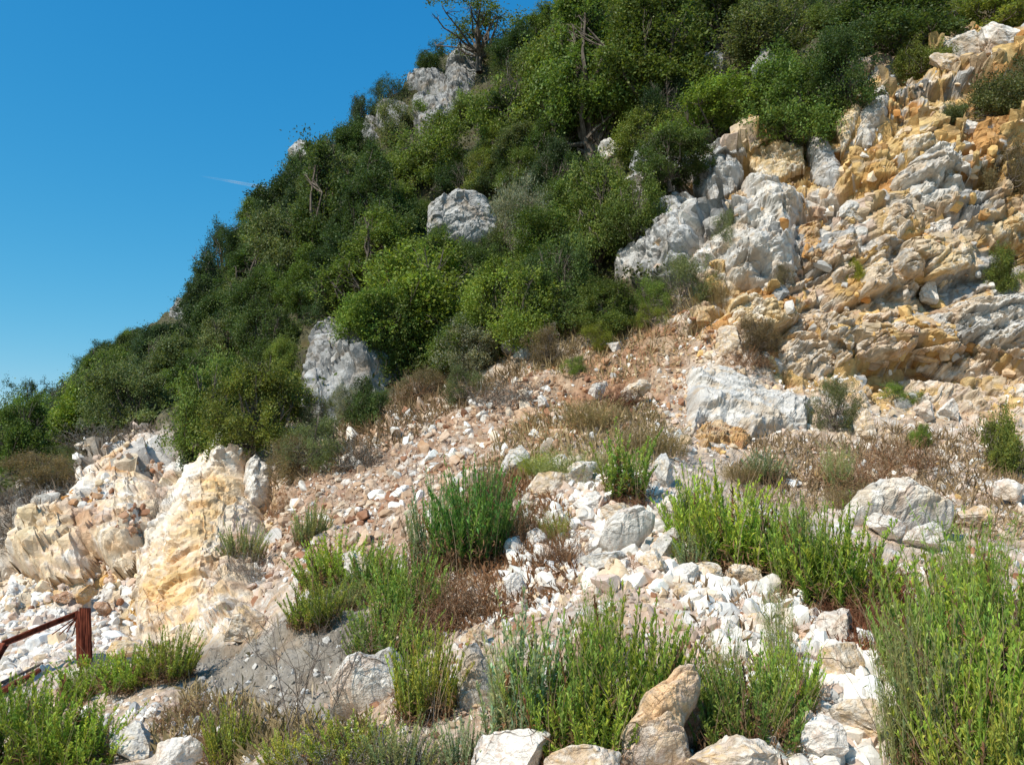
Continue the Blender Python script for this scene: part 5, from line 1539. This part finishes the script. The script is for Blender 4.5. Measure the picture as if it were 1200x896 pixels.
B(1060, 500, 545, 90, BROWN, "brown brush below the brown ledge")
B(1150, 870, 930, 90, BROWN, "brown withered foot of the bottom right clump")
B(880, 800, 880, 110, BROWN, "brown withered stalks under the gravel run's herb")
B(740, 640, 668, 50, BROWN, "brown grass between the mound's white stones")
B(365, 500, 540, 80, STRAW, "straw brush above the scree's left end")
B(420, 500, 540, 70, GREYBR, "grey brush on the scree's left top")
B(330, 560, 600, 50, BROWN, "brown brush right of the white ridge block")

# low litter and grass that nobody could count
r = np.random.default_rng(99)
acc = Acc()
for poly, n, c0 in (([(440, 760), (480, 660), (600, 560), (660, 560), (680, 700), (560, 760)], 5200, BROWN), ([(560, 560), (620, 480), (760, 470), (800, 540), (640, 570)], 3800, STRAW),
                    ([(940, 700), (1060, 680), (1060, 800), (1000, 780)], 2200, REDBR), ([(860, 580), (880, 510), (1200, 500), (1200, 640), (1000, 600)], 5200, (.30, .21, .12)),
                    ([(-10, 640), (0, 580), (180, 490), (200, 520), (60, 600)], 3600, GREYBR), ([(180, 900), (220, 800), (300, 820), (440, 870), (520, 900)], 2600, STRAW),
                    ([(800, 700), (950, 690), (940, 900), (820, 900)], 900, (.3, .2, .12)), ([(215, 800), (270, 750), (400, 700), (420, 740), (390, 860), (240, 870)], 120, (.34, .27, .18)), ([(310, 590), (340, 540), (480, 440), (620, 420), (620, 450), (480, 520)], 3800, (.26, .18, .10)),
                    ([(620, 440), (640, 395), (700, 380), (820, 350), (850, 390), (720, 450)], 1500, STRAW)):
    pos, nrm, qx, qy, qd = sample(poly, n)
    tall = r.uniform(.06, .22, (n, 1)) * np.clip(qd / 9, .8, 1.8)[:, None]
    ax = unit(nrm * .5 + [0, 0, .5] + r.normal(0, .5, (n, 3)))
    sd = unit(np.cross(ax, r.normal(size=(n, 3)))) * (qd / F * .42)[:, None] * r.uniform(.5, 1.2, (n, 1))
    V = np.stack([pos - sd, pos + sd, pos + ax * tall * .6 + sd * .6, pos + ax * tall + r.normal(0, .02, (n, 3))], 1).reshape(-1, 3)
    acc.add(V, np.arange(n * 4).reshape(n, 4), np.repeat(np.array(c0) * r.uniform(.6, 1.35, (n, 1)), 4, 0))
g_o = obj("dry_grass", acc.mesh("dry_grass", M_DRY)); g_o["kind"] = "stuff"; g_o.color = (1, 1, 1, 1)
tag(g_o, "short dry grass and litter scattered over the stony slope", "dry grass")
print("herbs", time.time() - T0)

# ------------------------------------------------------------------ bare twiggy shrubs
def twiggy(seed, h, n, mat):
    r = np.random.default_rng(seed); acc = Acc()
    def grow(p, d_, L, rad, lev):
        k = 6
        pts = [p]
        for _ in range(k):
            d_ = unit(d_ + r.normal(0, .13, 3) + np.array([0, 0, .05])); p = p + d_ * L / k; pts.append(p)
        acc.add(*tube(pts, np.linspace(rad, rad * .55, k + 1), 4))
        if lev < 3:
            for _ in range(int(r.integers(3, 6))):
                j = int(r.integers(2, k + 1))
                grow(pts[j], unit(d_ + r.normal(0, .55, 3)), L * r.uniform(.35, .6), rad * .5, lev + 1)
    for _ in range(n):
        grow(np.array([r.normal(0, .05), r.normal(0, .05), -.05]), unit(r.normal(0, .35, 3) * [1, 1, 0] + [0, 0, 1]), h * r.uniform(.5, .75), .005, 0)
    return acc.mesh("bare_shrub", mat)


for (cx, y0, y1, label, n, sd_) in ((345, 700, 872, "bare twiggy shrub standing before the grey earth", 6, 1), (300, 745, 862, "smaller bare twigs left of the bare twiggy shrub", 3, 2),
                                    (650, 205, 270, "leafless grey branches beside the glossy green bush", 6, 3), (545, 165, 235, "leafless branches above the pale boulder in the wood", 6, 4),
                                    (425, 400, 460, "thin bare branch crossing the steep grey outcrop", 3, 5)):
    p_, dep = at(cx, y1)
    hh = (y1 - y0) * dep / F
    o = obj("bare_shrub", twiggy(sd_, 1.0, n, M_TWIG), loc=p_, scale=(hh,) * 3)
    tag(o, label, "bare shrub")

# ------------------------------------------------------------------ rusty beam frame
def channel(p0, p1, wdt, dep, upv=(0, 0, 1)):
    """H section of rolled iron between two points"""
    p0 = np.array(p0, float); p1 = np.array(p1, float)
    ax = unit(p1 - p0); u = unit(np.cross(ax, np.array(upv, float) + [.001, .002, 0])); v = np.cross(u, ax)
    bm = bmesh.new()
    t = wdt * .13
    prof = [(-wdt / 2, -dep / 2), (wdt / 2, -dep / 2), (wdt / 2, -dep / 2 + t), (t / 2, -dep / 2 + t), (t / 2, dep / 2 - t), (wdt / 2, dep / 2 - t), (wdt / 2, dep / 2),
            (-wdt / 2, dep / 2), (-wdt / 2, dep / 2 - t), (-t / 2, dep / 2 - t), (-t / 2, -dep / 2 + t), (-wdt / 2, -dep / 2 + t)]
    n = 9; rings = []
    for k in range(n):
        c = p0 + (p1 - p0) * k / (n - 1)
        rings.append([bm.verts.new(c + u * (a + random.uniform(-.003, .003)) + v * (b + random.uniform(-.003, .003))) for a, b in prof])
    for a, b in zip(rings[:-1], rings[1:]):
        for i in range(12):
            bm.faces.new((a[i], a[(i + 1) % 12], b[(i + 1) % 12], b[i]))
    bm.faces.new(rings[0][::-1]); bm.faces.new(rings[-1])
    bmesh.ops.recalc_face_normals(bm, faces=bm.faces)
    return bm


def bm_part(name, bm, mat, root):
    me = bpy.data.meshes.new(name); bm.to_mesh(me); bm.free(); me.materials.append(mat)
    o = obj(name, me, root); o.location = (0, 0, 0)
    return o


pb, dB = at(99, 772)
dB = dB - .1
wp = lambda x, y, d_=0.0: ray(np.float64(x), np.float64(y), np.float64(dB + d_))
rootp = wp(99, 775)
fr = empty("rusty_beam_frame", rootp)
lp = lambda x, y, d_=0.0: wp(x, y, d_) - rootp
bm_part("post", channel(lp(100, 790), lp(97, 714), .125, .13, (0, 1, 0)), M_RUST, fr)
bm_part("rail", channel(lp(92, 718, -.02), lp(3, 754, -.35), .075, .07), M_RUST, fr)
bm_part("rail", channel(lp(5, 754, -.38), lp(-22, 800, -.7), .075, .07), M_RUST, fr)
ra_ = Acc()
for (x, y, dz) in ((78, 742, .02), (70, 744, .06), (84, 745, .0), (62, 742, .1), (90, 750, -.05)):
    a_, b_ = lp(91, 722, -.05), lp(x, y, dz)
    ra_.add(*tube(wobble(a_, b_, 5, .01, np.random.default_rng(int(x))), .008, 5))
for k in range(6):
    a_ = lp(94 + k * 2, 712, -.11); b_ = lp(97 + k * 1.7, 778, -.11)
    ra_.add(*tube(wobble(a_, b_, 6, .008, np.random.default_rng(k)), .011, 5))
obj("reinforcing_rods", ra_.mesh("reinforcing_rods", M_RUST), fr)
tag(fr, "dark red rusty beam frame, a post with sloping rails, in the left rubble", "beam frame")
for (x0, y0, x1, y1, th, label) in ((-8, 815, 46, 784, .05, "rusty bar lying slanted at the left edge, left of the beam frame"),
                                    (2, 800, 50, 776, .025, "thin pale bar lying above the slanted rusty bar"),
                                    (68, 826, 140, 818, .035, "weathered grey stick lying between the bright herbs at lower left")):
    _, d1 = at(x0, y0); _, d2 = at(x1, y1)
    q0 = ray(np.float64(x0), np.float64(y0), np.float64(d1 - .12)); q1 = ray(np.float64(x1), np.float64(y1), np.float64(d2 - .12))
    a2 = Acc(); a2.add(*tube(wobble(q0 - q0, q1 - q0, 8, th * .4, np.random.default_rng(4)), np.linspace(th, th * .6, 8), 6))
    grey = "grey" in label
    o = obj("stick" if grey else "iron_bar", a2.mesh("stick" if grey else "iron_bar", M_TWIG if grey or "pale" in label else M_RUST), loc=q0)
    tag(o, label, "stick" if grey else "iron bar")

# ------------------------------------------------------------------ contrail high in the sky
cm_, cnt, cN, cL = mat_new("contrail_ice")
co = cN.new("ShaderNodeOutputMaterial"); cd = cN.new("ShaderNodeBsdfDiffuse"); cd.inputs["Color"].default_value = (.9, .92, .95, 1)
ctl = cN.new("ShaderNodeBsdfTranslucent"); ctl.inputs["Color"].default_value = (.9, .92, .95, 1)
ca_ = cN.new("ShaderNodeMixShader"); cL.new(cd.outputs[0], ca_.inputs[1]); cL.new(ctl.outputs[0], ca_.inputs[2]); ca_.inputs[0].default_value = .4
ctr = cN.new("ShaderNodeBsdfTransparent"); cmx = cN.new("ShaderNodeMixShader")
cat_ = cN.new("ShaderNodeAttribute"); cat_.attribute_name = "Col"
cL.new(cat_.outputs["Fac"], cmx.inputs[0]); cL.new(ctr.outputs[0], cmx.inputs[1]); cL.new(ca_.outputs[0], cmx.inputs[2])
cL.new(cmx.outputs[0], co.inputs["Surface"])
c0, c1 = ray(np.float64(234), np.float64(206), np.float64(6000)), ray(np.float64(345), np.float64(226), np.float64(6600))
n = 40; tt = np.linspace(0, 1, n)
V, q = tube(c0 + (c1 - c0) * tt[:, None], 5 + 11 * np.sin(np.clip(tt * 1.6, 0, 1.57)), 12)
al = np.repeat(np.clip(tt * 2.5, .02, 1) * np.clip((1 - tt) * 4, .0, 1) * .16 * (1 + .3 * np.sin(tt * 23)), 12)
ct = obj("contrail", np_mesh("contrail", V - c0, q, cm_, np.repeat(al[:, None], 3, 1), smooth=True), loc=c0)
tag(ct, "short thin white contrail in the blue sky left of the skyline trees", "contrail")

# ------------------------------------------------------------------ light
EL, AZ = R(47), R(224)          # azimuth clockwise from +Y
world = bpy.data.worlds.new("World"); scene.world = world; world.use_nodes = True
wn = world.node_tree.nodes; wl = world.node_tree.links; wn.clear()
wo = wn.new("ShaderNodeOutputWorld"); bg = wn.new("ShaderNodeBackground"); sk = wn.new("ShaderNodeTexSky")
sk.sky_type = 'NISHITA'; sk.sun_disc = False; sk.sun_elevation = EL; sk.sun_rotation = AZ
sk.altitude = 300; sk.air_density = 1.0; sk.dust_density = .25; sk.ozone_density = 2.2
sp_ = wn.new("ShaderNodeSeparateColor"); cb_ = wn.new("ShaderNodeCombineColor")
wl.new(sk.outputs["Color"], sp_.inputs[0])
SG = .11
for ch, gam, gain in (("Red", 1.9, 1.75), ("Green", .78, .97), ("Blue", .42, .95)):     # the camera's deep, clear blue
    pw = wn.new("ShaderNodeMath"); pw.operation = 'POWER'; pw.inputs[1].default_value = gam
    ml = wn.new("ShaderNodeMath"); ml.operation = 'MULTIPLY'; ml.inputs[1].default_value = gain * SG ** (gam - 1)
    mn_ = wn.new("ShaderNodeMath"); mn_.operation = 'MINIMUM'; mn_.inputs[1].default_value = 9.0
    wl.new(sp_.outputs[ch], pw.inputs[0]); wl.new(pw.outputs[0], ml.inputs[0]); wl.new(ml.outputs[0], mn_.inputs[0]); wl.new(mn_.outputs[0], cb_.inputs[ch])
wl.new(cb_.outputs[0], bg.inputs["Color"]); bg.inputs["Strength"].default_value = SG
wl.new(bg.outputs[0], wo.inputs["Surface"])
sun_d = bpy.data.lights.new("sun", 'SUN'); sun_d.energy = 5.0; sun_d.angle = R(.53); sun_d.color = (1, .94, .84)
sun = bpy.data.objects.new("sun", sun_d); col.objects.link(sun)
sv = Vector((math.sin(AZ) * math.cos(EL), math.cos(AZ) * math.cos(EL), math.sin(EL)))
sun.rotation_euler = (-sv).to_track_quat('-Z', 'Y').to_euler()
sun.location = (-20, -20, 40)
scene.view_settings.view_transform = 'Standard'; scene.view_settings.look = 'None'
scene.view_settings.exposure = 0; scene.view_settings.gamma = 1
print("done", time.time() - T0)
